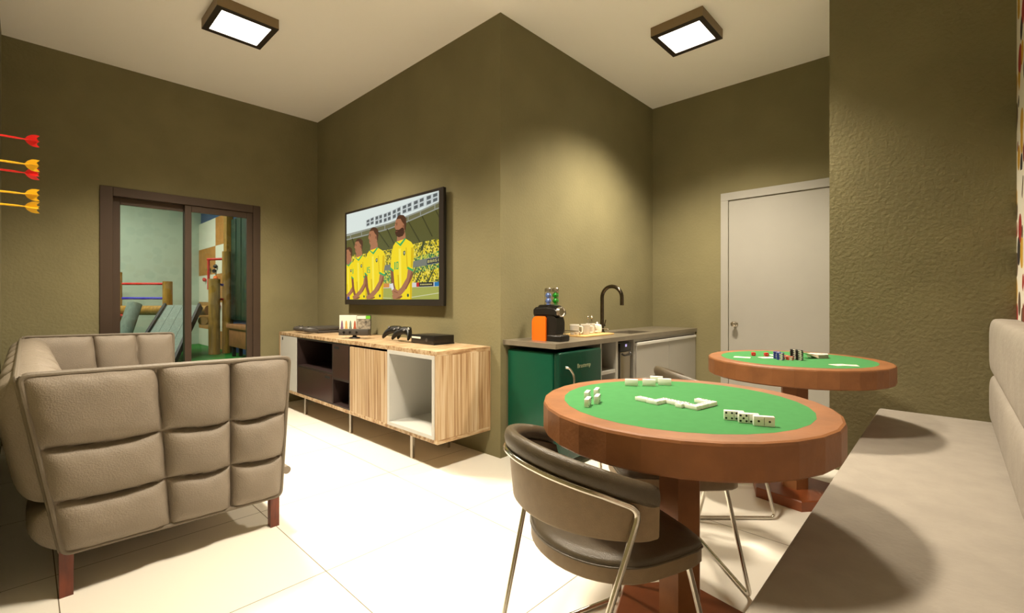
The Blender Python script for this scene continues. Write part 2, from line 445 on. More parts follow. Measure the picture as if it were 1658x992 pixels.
# chequered climbing wall: panels are one board, holds are things bolted to it
t = thing('climbing_wall', 'chequered white and tan climbing wall beyond the glass door', 'climbing wall', (PX1 - 0.03, 12.8, 0))
for i in range(2):
    for j in range(5):
        b = bm_new(); ya = 14.0 - 1.5 * i; zb = 3.05 - 0.66 * j
        box(b, PX1 - 0.045, PX1 - 0.002, ya - 1.5 if i == 0 else ya - 0.95, ya, max(zb - 0.66, 0), zb, 0.004)
        obj('panel', b, PLYWHITE if (i + j) % 2 == 0 else PLYW, t, False, world=True)
b = bm_new(); box(b, PX1 - 0.13, PX1 - 0.002, 11.32, 11.54, 0, 3.1, 0.01); obj('end_post', b, LOG, t, world=True)
hold0 = None
for k, (hy, hz, m, nm) in enumerate([(12.9, 1.85, 'green', 'upper left'), (12.35, 1.9, 'dark', 'top'), (12.45, 1.8, 'dark', 'second from the top'), (13.3, 1.62, 'red', 'left'),
                                     (12.35, 1.63, 'orange', 'beside the white square'), (12.85, 1.42, 'maroon', 'middle'), (12.2, 1.45, 'yellow', 'low right'), (12.1, 0.98, 'red', 'lowest right')]):
    mm = {'green': GREENP, 'dark': BLACKP, 'red': REDP, 'orange': ORANGE, 'maroon': LEGW, 'yellow': YELP}[m]
    b = bm_new(); bmesh.ops.create_icosphere(b, subdivisions=2, radius=0.055)
    bmesh.ops.transform(b, matrix=Matrix.Diagonal((0.8, 1.25, 0.9, 1)), verts=b.verts)
    for v in b.verts: v.co *= 1 + 0.16 * math.sin(v.co.y * 60 + k) * math.cos(v.co.z * 70)
    o = obj('climbing_hold', b, mm); o.location = (PX1 - 0.085, hy, hz)
    tag(o, '%s climbing hold, %s on the chequered climbing wall' % (m, nm), 'climbing hold', 'climbing holds')

b = bm_new(); box(b, PX1 - 0.05, PX1 - 0.002, 8.2, 11.3, 0.7, 2.86, 0.01)
for k in range(9): box(b, PX1 - 0.062, PX1 - 0.05, 8.3 + k * 0.33, 8.36 + k * 0.33, 0.72, 2.84)
tag(obj('slatted_panel', b, DKGREEN, None, False), 'dark green slatted panel at the right behind the glass', 'panel')
t = thing('plank_bench', 'brown plank bench standing on the turf under the green panel', 'bench', (2.95, 10.0, 0))
b = bm_new(); box(b, 2.8, 3.055, 9.2, 10.62, 0.56, 0.64, 0.008); obj('seat_board', b, BOXW, t, world=True)
b = bm_new(); box(b, 2.83, 3.05, 9.25, 10.55, 0.2, 0.56, 0.008); obj('box_body', b, BOXW, t, world=True)
for y in (9.4, 10.4):
    for x in (2.88, 3.0):
        b = bm_new(); box(b, x - 0.03, x + 0.03, y - 0.03, y + 0.03, 0, 0.2, 0.004); obj('leg', b, BLACKM, t, world=True)

def log_thing(name, label, a, c, r, m=LOG, group=None, cat='post'):
    a, c = Vector(a), Vector(c)
    t = thing(name, label, cat, a, group=group)
    b = bm_new(); L = (c - a)
    n = L.normalized()
    tube(b, [(0, 0, 0), n * 0.01, L * 0.5, L - n * 0.01, L], r, 20)
    obj('log', b, m, t)
    b = bm_new(); tube(b, [L - n * 0.002, L + n * 0.003], r * 0.93, 20); obj('cut_end', b, LOG_END, t)
    return t
log_thing('log_post', 'tall round log post standing in front of the climbing wall', (2.71, 11.1, 0), (2.71, 11.1, 1.56), 0.105, group='log posts')
log_thing('log_post', 'tallest log post, right against the chequered wall', (2.95, 11.17, 0), (2.95, 11.17, 2.15), 0.08, group='log posts')
log_thing('log_post', 'short log post rising behind the top of the ramp', (2.11, 12.2, 0), (2.11, 12.2, 1.52), 0.09, group='log posts')
log_thing('log_post', 'log post at the left edge of the glass door', (1.36, 12.98, 0), (1.36, 12.98, 1.72), 0.09, group='log posts')
log_thing('log_beam', 'horizontal yellow log beam across the playroom', (1.15, 13.03, 0.905), (2.66, 11.41, 0.905), 0.1, cat='beam')
log_thing('log_beam', 'short log seen end on, just left of the tall post', (2.74, 11.7, 0.68), (2.52, 11.15, 0.7), 0.09, cat='beam')
log_thing('leaning_log', 'grey leaning log at the left of the ramp', (1.18, 11.4, 0.02), (1.50, 11.72, 1.05), 0.12, GREYW, cat='log')
def bar(label, a, c, m, cat='bar'):
    b = bm_new(); tube(b, [a, c], 0.026, 10)
    tag(obj('climbing_bar', b, m), label, cat, 'coloured climbing bars')
bar('red bar between the two short log posts behind the ramp', (1.44, 12.88, 1.47), (2.04, 12.27, 1.47), ROPE_R)
bar('blue bar between the two short log posts behind the ramp', (1.44, 12.88, 1.16), (2.04, 12.27, 1.16), ROPE_B)
bar('low red bar at the left edge under the log beam', (1.36, 12.92, 0.80), (1.44, 11.68, 0.80), ROPE_R)
bar('low blue bar at the left edge under the log beam', (1.36, 12.92, 0.52), (1.36, 11.60, 0.52), ROPE_B)
bar('upper red bar leaving the tallest post', (2.72, 11.64, 2.0), (2.92, 11.24, 2.0), ROPE_R)
bar('upright red bar left of the climbing holds', (2.73, 11.62, 1.35), (2.73, 11.62, 1.98), ROPE_R)
bar('blue bar joining the tall post and the tallest post', (2.80, 11.12, 1.45), (2.89, 11.15, 1.44), ROPE_B)
bar('lower red bar joining the tall post and the tallest post', (2.80, 11.12, 1.14), (2.89, 11.15, 1.14), ROPE_R)
t = thing('timber_ramp', 'grey plank ramp leaning on the log beam', 'ramp', (1.9, 10.9, 0))
TLc, TRc, BRc, BLc = Vector((2.02, 11.85, 1.02)), Vector((2.51, 11.32, 1.02)), Vector((1.83, 10.0, 0.03)), Vector((1.29, 10.6, 0.03))
nn = (TRc - TLc).cross(BLc - TLc).normalized()
if nn.z < 0: nn = -nn
for k in range(4):
    a0, a1 = k / 4 + 0.004, (k + 1) / 4 - 0.004
    q = [TLc.lerp(TRc, a0), TLc.lerp(TRc, a1), BLc.lerp(BRc, a1), BLc.lerp(BRc, a0)]
    b = bm_new(); rings(b, [q, [p - nn * 0.04 for p in q]]); obj('plank', b, GREYW, t, False, world=True)
for (p, q) in ((TLc, BLc), (TRc, BRc)):
    s = (TRc - TLc).normalized() * 0.025
    qd = [p - s + nn * 0.05, p + s + nn * 0.05, p + s - nn * 0.08, p - s - nn * 0.08]
    qe = [q - s + nn * 0.05, q + s + nn * 0.05, q + s - nn * 0.03, q - s - nn * 0.03]
    b = bm_new(); rings(b, [qd, qe]); obj('side_rail', b, BLACKM, t, False, world=True)

# ------------------------------------------------------------------ sofa
def pillow_panel(bm, A, B, Cc, D, n, T, us, vs, depth, nu=72, nv=54, sag=0.012, inner=0.5, seed=1, vl=None):
    """quilted panel: outer corners A (bottom start) B (bottom end) C (top end) D (top start), outward normal n, thickness T"""
    A, B, Cc, D, n = Vector(A), Vector(B), Vector(Cc), Vector(D), Vector(n).normalized()
    rnd = random.Random(seed)
    jit = [[rnd.uniform(-1, 1) for _ in range(len(vs))] for _ in range(len(us) + 1)]
    Lu = (B - A).length; Lv = (D - A).length
    def h(u, v):
        ci = max(i for i in range(len(us)) if us[i] <= u + 1e-9); ci = min(ci, len(us) - 2)
        f = (u - us[ci]) / (us[ci + 1] - us[ci])
        vv = [vs[0]] + [vs[k] + ((vl[k] - vs[k]) * (1 - u) if vl else 0) - (sag * math.sin(PI * f) + 0.006 * jit[ci][k] * math.sin(2 * PI * f)) / Lv for k in range(1, len(vs) - 1)] + [vs[-1]]
        du = min(abs(u - x) for x in us) * Lu
        dv = min(abs(v - x) for x in vv) * Lv
        g = (1 - math.exp(-du / 0.03)) * (1 - math.exp(-dv / 0.03)) - 0.34 * math.exp(-min(du if 0.002 < u < 0.998 else 9, dv if 0.002 < v < 0.998 else 9) / 0.007) * min(1, min(u * Lu, (1 - u) * Lu, v * Lv, (1 - v) * Lv) / 0.02)
        wr = 0.0016 * math.sin(70 * u * Lu + 9 * jit[ci][0] + 30 * v) * math.exp(-min(du, dv) / 0.05)
        return depth * g + wr
    def P(u, v): return (A * (1 - u) + B * u) * (1 - v) + (D * (1 - u) + Cc * u) * v
    out, inn = [], []
    for j in range(nv + 1):
        ro, ri = [], []
        for i in range(nu + 1):
            u, v = i / nu, j / nv; p = P(u, v); k = h(u, v)
            ro.append(bm.verts.new(p + n * k)); ri.append(bm.verts.new(p - n * (T + k * inner)))
        out.append(ro); inn.append(ri)
    for j in range(nv):
        for i in range(nu):
            bm.faces.new((out[j][i], out[j][i + 1], out[j + 1][i + 1], out[j + 1][i]))
            bm.faces.new((inn[j][i + 1], inn[j][i], inn[j + 1][i], inn[j + 1][i + 1]))
    for i in range(nu):
        bm.faces.new((out[0][i + 1], out[0][i], inn[0][i], inn[0][i + 1])); bm.faces.new((out[nv][i], out[nv][i + 1], inn[nv][i + 1], inn[nv][i]))
    for j in range(nv):
        bm.faces.new((out[j][0], out[j + 1][0], inn[j + 1][0], inn[j][0])); bm.faces.new((out[j + 1][nu], out[j][nu], inn[j][nu], inn[j + 1][nu]))

def piping(parent, quad, off, r=0.009):
    b = bm_new()
    q = [Vector(p) + Vector(off) for p in quad]
    tube(b, smooth_path([(q[0] + q[1]) / 2, q[1], q[2], q[3], q[0], (q[0] + q[1]) / 2 + Vector((1e-4, 0, 0))], 0.03), r, 8)
    obj('piping', b, SOFA_PIPE, parent, world=True)

sofa = thing('sofa', 'taupe tufted leather sofa with brown wooden legs on the left', 'sofa', (0.45, 3.75, 0))
b = bm_new(); box(b, 0.13, 0.90, 2.52, 4.98, 0.16, 0.30, 0.02); obj('seat_base', b, SOFA, sofa, world=True)
b = bm_new(); pillow_panel(b, (0.16, 2.60, 0.42), (0.16, 4.92, 0.42), (0.93, 4.92, 0.42), (0.93, 2.60, 0.42), (0, 0, 1), 0.10, [0, 1 / 3, 2 / 3, 1], [0, 1], 0.03, 60, 24)
obj('seat_cushion', b, SOFA, sofa, world=True, angle=60)
b = bm_new(); tube(b, [(0.922, 2.462, 0.27), (0.922, 2.47, 0.27), (0.922, 4.98, 0.27)], 0.02, 12); obj('front_roll', b, SOFA, sofa, world=True)
# near arm: leaning outer face toward the camera
qa = [(0.10, 2.455, 0.17), (0.895, 2.47, 0.148), (0.915, 2.41, 0.852), (-0.015, 2.40, 0.868)]
b = bm_new(); pillow_panel(b, *qa, (0, -1, 0.06), 0.075, [0, 0.425, 0.72, 1], [0, 0.30, 0.605, 1], 0.052, 150, 130, seed=3)
arm = obj('armrest', b, SOFA, sofa, world=True, angle=60)
piping(arm, qa, (0, -0.001, 0)); piping(arm, qa, (0, 0.074, -0.004))
# far arm
qb = [(0.895, 4.99, 0.148), (0.10, 4.99, 0.17), (-0.015, 5.07, 0.862), (0.905, 5.07, 0.845)]
b = bm_new(); pillow_panel(b, *qb, (0, 1, 0.06), 0.085, [0, 0.28, 0.575, 1], [0, 0.27, 0.55, 1], 0.03, 120, 90, inner=1.3, seed=5)
arm = obj('armrest', b, SOFA, sofa, world=True, angle=60)
piping(arm, qb, (0, -0.084, 0))
# back
qc = [(0.095, 4.98, 0.17), (0.095, 2.47, 0.17), (-0.022, 2.415, 0.862), (-0.022, 5.06, 0.845)]
b = bm_new(); pillow_panel(b, *qc, (-1, 0, -0.12), 0.06, [0, 1 / 6, 1 / 3, 0.5, 2 / 3, 5 / 6, 1], [0, 0.29, 1], 0.08, 200, 90, inner=1.0, seed=8)
bk = obj('backrest', b, SOFA, sofa, world=True, angle=60)
piping(bk, qc, (0.0, 0, 0))
for (x, y) in ((0.11, 2.485), (0.866, 2.485), (0.11, 4.97), (0.866, 4.97)):
    b = bm_new(); z1 = 0.19 if x < 0.5 else 0.16
    rings(b, [[(x - s, y - s, 0), (x + s, y - s, 0), (x + s, y + s, 0), (x - s, y + s, 0)] for s in [0.02]] + [[(x - 0.021, y - 0.021, z1), (x + 0.021, y - 0.021, z1), (x + 0.021, y + 0.021, z1), (x - 0.021, y + 0.021, z1)]])
    obj('leg', b, LEGW, sofa, False, world=True)

# ------------------------------------------------------------------ darts and their board on the left wall
t = thing('dartboard', 'round dartboard hung on the left wall, holding five darts', 'dartboard', (XL, 2.32, 1.58))
b = bm_new(); M = Matrix.Rotation(PI / 2, 4, 'Y')
lathe(b, [(0.225, 0.001), (0.228, 0.01), (0.225, 0.036), (0.2, 0.04)], n=48, M=M); obj('board', b, BLACKM, t)
b = bm_new(); lathe(b, [(0.17, 0.040), (0.17, 0.0412)], n=40, M=M); obj('scoring_face', b, PAPER, t)
b = bm_new(); lathe(b, [(0.016, 0.0412), (0.016, 0.043)], n=20, M=M); obj('bullseye', b, REDP, t)
def dart(y, z, m, label, yawd=0, length=0.155, roll=0.2):
    t = thing('dart', label, 'dart', (XL + 0.042, y, z), group='darts'); L = length - 0.042
    b = bm_new(); tube(b, [(-0.004, 0, 0), (0.02, 0, 0)], 0.0006, 6, r1=0.0012); obj('tip', b, STEEL, t)
    b = bm_new(); tube(b, [(0.02, 0, 0), (L * 0.55, 0, 0)], 0.0034, 10); tube(b, [(L * 0.55, 0, 0), (L - 0.02, 0, 0)], 0.0032, 10, r1=0.0014)
    obj('barrel', b, m, t)
    for k in range(4):
        a = roll + k * PI / 2
        prof = [(L - 0.031, 0.001), (L - 0.024, 0.012), (L - 0.014, 0.019), (L - 0.004, 0.0205), (L + 0.006, 0.0195), (L - 0.002, 0.010), (L + 0.003, 0.001)]
        b = bm_new()
        prism(b, prof, lambda x, r, s, a=a: (x, r * math.cos(a) - (s - 0.0003) * math.sin(a), r * math.sin(a) + (s - 0.0003) * math.cos(a)), 0.0006)
        obj('flight', b, m, t, False)
    t.rotation_euler = (0, 0, math.radians(yawd))
dart(2.30, 1.690, REDP, 'red dart sticking out alone at the top, highest of the five')
dart(2.29, 1.603, YELP, 'yellow dart just above the lower red dart')
dart(2.31, 1.577, REDP, 'red dart close below the upper yellow dart', roll=0.5)
dart(2.30, 1.503, YELP, 'yellow dart second from the bottom', roll=0.1)
dart(2.30, 1.460, YELP, 'yellow dart at the very bottom of the five', roll=0.35)

# ------------------------------------------------------------------ television
tvn = thing('television', 'large wall mounted television showing footballers in yellow shirts', 'television', (XB, 3.745, 1.56))
b = bm_new(); box(b, 2.294, 2.318, 2.925, 4.563, 1.088, 2.036, 0.004); obj('casing', b, BLACKP, tvn, world=True)
b = bm_new()
for a in ((2.925, 2.982, 1.088, 2.036), (4.543, 4.563, 1.088, 2.036), (2.982, 4.543, 2.017, 2.036), (2.982, 4.543, 1.088, 1.138)): box(b, 2.288, 2.294, *a, 0.0)
obj('bezel', b, mat('bronze_black_bezel', (40, 33, 29), 0.35), tvn, False, world=True)
b = bm_new(); box(b, 2.318, XB - 0.002, 3.3, 4.2, 1.3, 1.8, 0.004); obj('wall_bracket', b, BLACKM, tvn, world=True)
TVC = {'sky': (222, 232, 226), 'board': (196, 204, 202), 'lamp': (92, 98, 98), 'rail': (150, 152, 140), 'roof': (92, 90, 48), 'roofdark': (112, 110, 78), 'truss': (66, 64, 36),
       'wall': (122, 124, 112), 'adblue': (38, 44, 62), 'aisle': (70, 76, 44), 'adwhite': (214, 212, 206), 'adorange': (214, 140, 70), 'addark': (48, 44, 44), 'adred': (196, 40, 36),
       'adcyan': (40, 120, 176), 'pitch': (168, 170, 84), 'line': (216, 216, 178), 'skin': (172, 116, 82), 'skin2': (138, 86, 60), 'jersey': (246, 218, 34), 'trim': (66, 172, 92),
       'fold': (216, 180, 22), 'bright': (252, 232, 80), 'crest': (60, 84, 60), 'crestw': (200, 206, 180), 'hair': (84, 54, 36), 'beard': (74, 44, 30), 'eye': (36, 26, 22), 'wrist': (232, 228, 222), 'short': (44, 66, 150), 'text': (208, 196, 120)}
tvm = {}; tvl = []
for k, c in TVC.items():
    tvm[k] = len(tvl); tvl.append(mat('screen_' + k, (0, 0, 0), 0.25, emit=c, estr=0.95))
tvm['crowdy'] = len(tvl); tvl.append(speckle_emit('screen_crowd_yellow', ((232, 206, 50), (120, 116, 40), (206, 186, 44), (84, 92, 44), (240, 220, 90)), 75, 0.95))
tvm['crowdg'] = len(tvl); tvl.append(speckle_emit('screen_crowd_green', ((70, 146, 84), (206, 196, 60), (150, 170, 80), (60, 104, 66), (222, 206, 90)), 75, 0.95))
TV_ART = [
 ('sky', [(0.003,0.01),(0.003,0.888),(1.557,0.885),(1.557,0.011)]),
 ('board', [(0.399,0.78),(0.551,0.801),(0.551,0.728),(0.399,0.716)]),
 ('lamp', [(0.412,0.779),(0.462,0.784),(0.462,0.761),(0.412,0.757)]),
 ('lamp', [(0.489,0.787),(0.539,0.793),(0.539,0.769),(0.489,0.764)]),
 ('lamp', [(0.412,0.746),(0.462,0.751),(0.462,0.728),(0.412,0.724)]),
 ('lamp', [(0.489,0.753),(0.539,0.757),(0.539,0.734),(0.489,0.73)]),
 ('board', [(0.566,0.8),(0.701,0.809),(0.701,0.722),(0.566,0.71)]),
 ('lamp', [(0.577,0.794),(0.622,0.796),(0.622,0.767),(0.577,0.764)]),
 ('lamp', [(0.646,0.797),(0.69,0.799),(0.69,0.771),(0.646,0.768)]),
 ('lamp', [(0.577,0.751),(0.622,0.754),(0.622,0.725),(0.577,0.722)]),
 ('lamp', [(0.646,0.755),(0.69,0.758),(0.69,0.729),(0.646,0.726)]),
 ('board', [(0.715,0.804),(0.85,0.818),(0.85,0.73),(0.715,0.716)]),
 ('lamp', [(0.726,0.799),(0.771,0.803),(0.771,0.774),(0.726,0.77)]),
 ('lamp', [(0.795,0.804),(0.84,0.808),(0.84,0.779),(0.795,0.776)]),
 ('lamp', [(0.726,0.757),(0.771,0.76),(0.771,0.732),(0.726,0.728)]),
 ('lamp', [(0.795,0.762),(0.84,0.766),(0.84,0.737),(0.795,0.734)]),
 ('board', [(0.864,0.816),(1.01,0.839),(1.01,0.75),(0.864,0.728)]),
 ('lamp', [(0.877,0.812),(0.925,0.818),(0.925,0.79),(0.877,0.783)]),
 ('lamp', [(0.951,0.822),(0.998,0.828),(0.998,0.799),(0.951,0.793)]),
 ('lamp', [(0.877,0.77),(0.925,0.776),(0.925,0.747),(0.877,0.741)]),
 ('lamp', [(0.951,0.779),(0.998,0.785),(0.998,0.756),(0.951,0.75)]),
 ('board', [(1.023,0.835),(1.179,0.854),(1.179,0.77),(1.023,0.758)]),
 ('lamp', [(1.037,0.831),(1.089,0.836),(1.089,0.81),(1.037,0.806)]),
 ('lamp', [(1.115,0.839),(1.165,0.844),(1.165,0.817),(1.115,0.812)]),
 ('lamp', [(1.037,0.794),(1.089,0.798),(1.089,0.772),(1.037,0.768)]),
 ('lamp', [(1.115,0.8),(1.165,0.804),(1.165,0.777),(1.115,0.774)]),
 ('board', [(1.191,0.852),(1.361,0.87),(1.361,0.786),(1.191,0.768)]),
 ('lamp', [(1.207,0.847),(1.262,0.852),(1.262,0.825),(1.207,0.82)]),
 ('lamp', [(1.292,0.855),(1.345,0.86),(1.345,0.833),(1.292,0.828)]),
 ('lamp', [(1.207,0.808),(1.262,0.813),(1.262,0.785),(1.207,0.78)]),
 ('lamp', [(1.292,0.815),(1.345,0.82),(1.345,0.793),(1.292,0.788)]),
 ('board', [(1.372,0.869),(1.55,0.88),(1.55,0.804),(1.372,0.779)]),
 ('lamp', [(1.39,0.863),(1.447,0.866),(1.447,0.839),(1.39,0.834)]),
 ('lamp', [(1.477,0.868),(1.533,0.871),(1.533,0.846),(1.477,0.841)]),
 ('lamp', [(1.39,0.821),(1.447,0.826),(1.447,0.799),(1.39,0.792)]),
 ('lamp', [(1.477,0.829),(1.533,0.834),(1.533,0.809),(1.477,0.802)]),
 ('rail', [(0.003,0.684),(0.412,0.697),(0.807,0.711),(1.094,0.733),(1.316,0.763),(1.557,0.799),(1.557,0.786),(1.316,0.75),(1.094,0.719),(0.807,0.696),(0.412,0.681),(0.003,0.667)]),
 ('roof', [(0.003,0.63),(0.412,0.641),(0.807,0.658),(1.094,0.688),(1.316,0.718),(1.557,0.75),(1.557,0.502),(1.277,0.488),(0.853,0.467),(0.438,0.458),(0.003,0.46)]),
 ('rail', [(0.003,0.633),(0.412,0.644),(0.807,0.661),(1.094,0.69),(1.316,0.72),(1.557,0.752),(1.557,0.742),(1.316,0.709),(1.094,0.68),(0.807,0.65),(0.412,0.632),(0.003,0.62)]),
 ('roofdark', [(0.003,0.664),(0.412,0.681),(0.807,0.696),(1.094,0.719),(1.316,0.75),(1.557,0.786),(1.557,0.752),(1.316,0.72),(1.094,0.69),(0.807,0.661),(0.412,0.644),(0.003,0.633)]),
 ('truss', [(1.115,0.686),(1.131,0.687),(1.303,0.495),(1.287,0.492)]),
 ('truss', [(1.316,0.708),(1.332,0.71),(1.473,0.525),(1.459,0.523)]),
 ('truss', [(0.772,0.656),(0.79,0.658),(0.916,0.503),(0.898,0.501)]),
 ('truss', [(0.616,0.646),(0.635,0.648),(0.825,0.485),(0.807,0.483)]),
 ('truss', [(0.438,0.637),(0.459,0.639),(0.561,0.48),(0.541,0.477)]),
 ('truss', [(1.557,0.659),(1.505,0.735),(1.519,0.736),(1.557,0.681)]),
 ('truss', [(0.11,0.627),(0.133,0.629),(0.232,0.476),(0.209,0.474)]),
 ('rail', [(0.082,0.682),(0.096,0.683),(0.096,0.633),(0.082,0.631)]),
 ('rail', [(0.306,0.689),(0.319,0.69),(0.319,0.641),(0.306,0.64)]),
 ('rail', [(0.566,0.697),(0.578,0.699),(0.578,0.652),(0.566,0.651)]),
 ('rail', [(0.736,0.704),(0.748,0.705),(0.748,0.659),(0.736,0.658)]),
 ('rail', [(0.942,0.716),(0.953,0.717),(0.953,0.673),(0.942,0.672)]),
 ('rail', [(1.115,0.73),(1.125,0.731),(1.125,0.689),(1.115,0.687)]),
 ('rail', [(1.297,0.755),(1.307,0.756),(1.307,0.715),(1.297,0.714)]),
 ('rail', [(1.495,0.784),(1.505,0.785),(1.505,0.745),(1.495,0.744)]),
 ('crowdy', [(0.003,0.46),(0.438,0.458),(0.853,0.467),(1.277,0.488),(1.557,0.502),(1.557,0.376),(1.237,0.339),(0.713,0.312),(0.003,0.276)]),
 ('crowdg', [(1.197,0.365),(1.557,0.403),(1.557,0.348),(1.197,0.324)]),
 ('wall', [(0.003,0.332),(0.713,0.325),(1.177,0.337),(1.557,0.359),(1.557,0.299),(1.177,0.28),(0.713,0.277),(0.003,0.275)]),
 ('adblue', [(1.393,0.341),(1.557,0.348),(1.557,0.309),(1.393,0.3)]),
 ('crowdg', [(0.003,0.275),(0.713,0.277),(1.177,0.28),(1.557,0.302),(1.557,0.151),(0.003,0.134)]),
 ('crowdy', [(1.156,0.232),(1.557,0.26),(1.557,0.156),(1.156,0.155)]),
 ('aisle', [(1.237,0.287),(1.253,0.289),(1.146,0.155),(1.119,0.154)]),
 ('aisle', [(1.336,0.282),(1.351,0.284),(1.247,0.153),(1.221,0.151)]),
 ('aisle', [(1.495,0.275),(1.51,0.276),(1.412,0.149),(1.387,0.147)]),
 ('aisle', [(1.336,0.5),(1.37,0.501),(1.336,0.42),(1.297,0.417)]),
 ('adwhite', [(0.003,0.155),(1.557,0.153),(1.557,0.115),(0.003,0.113)]),
 ('adorange', [(0.677,0.158),(0.818,0.157),(0.818,0.12),(0.677,0.119)]),
 ('addark', [(1.243,0.154),(1.483,0.153),(1.483,0.118),(1.243,0.117)]),
 ('adred', [(1.243,0.154),(1.281,0.154),(1.281,0.117),(1.243,0.117)]),
 ('adcyan', [(1.495,0.152),(1.557,0.153),(1.557,0.118),(1.495,0.117)]),
 ('pitch', [(0.003,0.01),(0.003,0.113),(1.557,0.115),(1.557,0.011)]),
 ('line', [(1.146,0.029),(1.557,0.065),(1.557,0.06),(1.146,0.024)]),
 ('line', [(0.003,0.049),(0.853,0.022),(0.853,0.018),(0.003,0.043)]),
 ('skin', [(0.003,0.405),(0.009,0.439),(0.11,0.433),(0.117,0.38),(0.06,0.353),(0.003,0.376)]),
 ('jersey', [(0.003,0.01),(0.003,0.371),(0.042,0.356),(0.113,0.393),(0.187,0.368),(0.215,0.345),(0.222,0.273),(0.201,0.205),(0.198,0.12),(0.193,0.011)]),
 ('trim', [(0.003,0.369),(0.003,0.378),(0.042,0.363),(0.103,0.397),(0.12,0.392),(0.049,0.347)]),
 ('trim', [(0.138,0.217),(0.215,0.195),(0.211,0.181),(0.135,0.202)]),
 ('fold', [(0.117,0.337),(0.128,0.335),(0.142,0.215),(0.131,0.204)]),
 ('fold', [(0.009,0.167),(0.023,0.166),(0.042,0.013),(0.023,0.013)]),
 ('fold', [(0.187,0.332),(0.211,0.333),(0.218,0.273),(0.198,0.205),(0.18,0.213),(0.194,0.274)]),
 ('fold', [(0.166,0.172),(0.198,0.18),(0.198,0.12),(0.193,0.011),(0.173,0.011),(0.18,0.12)]),
 ('bright', [(0.023,0.333),(0.052,0.335),(0.049,0.192),(0.063,0.044),(0.042,0.044),(0.027,0.193)]),
 ('crest', [(0.085,0.314),(0.11,0.318),(0.113,0.298),(0.099,0.284),(0.083,0.295)]),
 ('crestw', [(0.092,0.309),(0.104,0.311),(0.104,0.299),(0.096,0.295)]),
 ('crest', [(0.135,0.045),(0.156,0.045),(0.159,0.031),(0.145,0.023),(0.133,0.031)]),
 ('skin', [(0.145,0.2),(0.208,0.184),(0.201,0.145),(0.113,0.069),(0.06,0.039),(0.005,0.018),(0.003,0.017),(0.003,0.06),(0.06,0.087),(0.131,0.147)]),
 ('skin2', [(0.003,0.017),(0.005,0.018),(0.031,0.028),(0.063,0.037),(0.074,0.026),(0.038,0.013),(0.003,0.012)]),
 ('skin2', [(0.191,0.184),(0.208,0.184),(0.201,0.145),(0.124,0.074),(0.11,0.078),(0.184,0.146)]),
 ('skin', [(0.003,0.53),(0.012,0.537),(0.078,0.537),(0.11,0.51),(0.106,0.454),(0.096,0.416),(0.032,0.413),(0.003,0.421)]),
 ('skin2', [(0.074,0.478),(0.092,0.48),(0.096,0.463),(0.081,0.459)]),
 ('hair', [(0.003,0.522),(0.003,0.534),(0.009,0.541),(0.042,0.549),(0.088,0.543),(0.12,0.523),(0.124,0.483),(0.113,0.441),(0.099,0.454),(0.096,0.485),(0.07,0.501),(0.049,0.524),(0.016,0.524)]),
 ('hair', [(0.003,0.5),(0.009,0.5),(0.009,0.496),(0.003,0.496)]),
 ('eye', [(0.003,0.49),(0.007,0.49),(0.007,0.485),(0.003,0.485)]),
 ('skin2', [(0.003,0.45),(0.009,0.45),(0.009,0.446),(0.003,0.446)]),
 ('skin', [(0.213,0.495),(0.323,0.487),(0.331,0.428),(0.269,0.398),(0.201,0.426)]),
 ('jersey', [(0.185,0.427),(0.249,0.402),(0.327,0.443),(0.408,0.414),(0.438,0.388),(0.445,0.306),(0.423,0.231),(0.419,0.135),(0.413,0.011),(0.169,0.011),(0.181,0.139),(0.138,0.22),(0.107,0.241),(0.124,0.341),(0.148,0.4)]),
 ('trim', [(0.185,0.427),(0.197,0.431),(0.249,0.41),(0.316,0.447),(0.335,0.442),(0.257,0.392)]),
 ('trim', [(0.354,0.245),(0.438,0.219),(0.434,0.204),(0.35,0.227)]),
 ('trim', [(0.107,0.249),(0.156,0.224),(0.152,0.21),(0.103,0.233)]),
 ('fold', [(0.331,0.38),(0.343,0.377),(0.358,0.243),(0.347,0.229)]),
 ('fold', [(0.213,0.188),(0.229,0.188),(0.249,0.014),(0.229,0.014)]),
 ('fold', [(0.408,0.373),(0.434,0.374),(0.442,0.307),(0.419,0.231),(0.4,0.239),(0.415,0.308)]),
 ('fold', [(0.385,0.193),(0.419,0.202),(0.419,0.135),(0.413,0.011),(0.393,0.011),(0.4,0.135)]),
 ('bright', [(0.229,0.375),(0.261,0.378),(0.257,0.217),(0.273,0.048),(0.249,0.049),(0.233,0.217)]),
 ('crest', [(0.296,0.354),(0.323,0.359),(0.327,0.336),(0.312,0.32),(0.294,0.333)]),
 ('crestw', [(0.304,0.348),(0.318,0.35),(0.318,0.337),(0.308,0.332)]),
 ('crest', [(0.35,0.05),(0.373,0.05),(0.377,0.033),(0.362,0.025),(0.349,0.033)]),
 ('skin', [(0.362,0.225),(0.43,0.207),(0.423,0.164),(0.327,0.078),(0.269,0.045),(0.209,0.02),(0.177,0.011),(0.148,0.011),(0.132,0.04),(0.189,0.06),(0.269,0.099),(0.347,0.165)]),
 ('skin2', [(0.209,0.02),(0.237,0.032),(0.273,0.042),(0.284,0.03),(0.245,0.013),(0.177,0.011)]),
 ('skin2', [(0.411,0.207),(0.43,0.207),(0.423,0.164),(0.339,0.083),(0.323,0.088),(0.404,0.164)]),
 ('skin2', [(0.107,0.231),(0.152,0.212),(0.169,0.12),(0.201,0.06),(0.16,0.05),(0.124,0.12)]),
 ('skin', [(0.189,0.586),(0.217,0.605),(0.288,0.605),(0.323,0.575),(0.32,0.512),(0.308,0.469),(0.239,0.466),(0.201,0.476),(0.185,0.499),(0.189,0.519),(0.169,0.534),(0.185,0.547),(0.181,0.567)]),
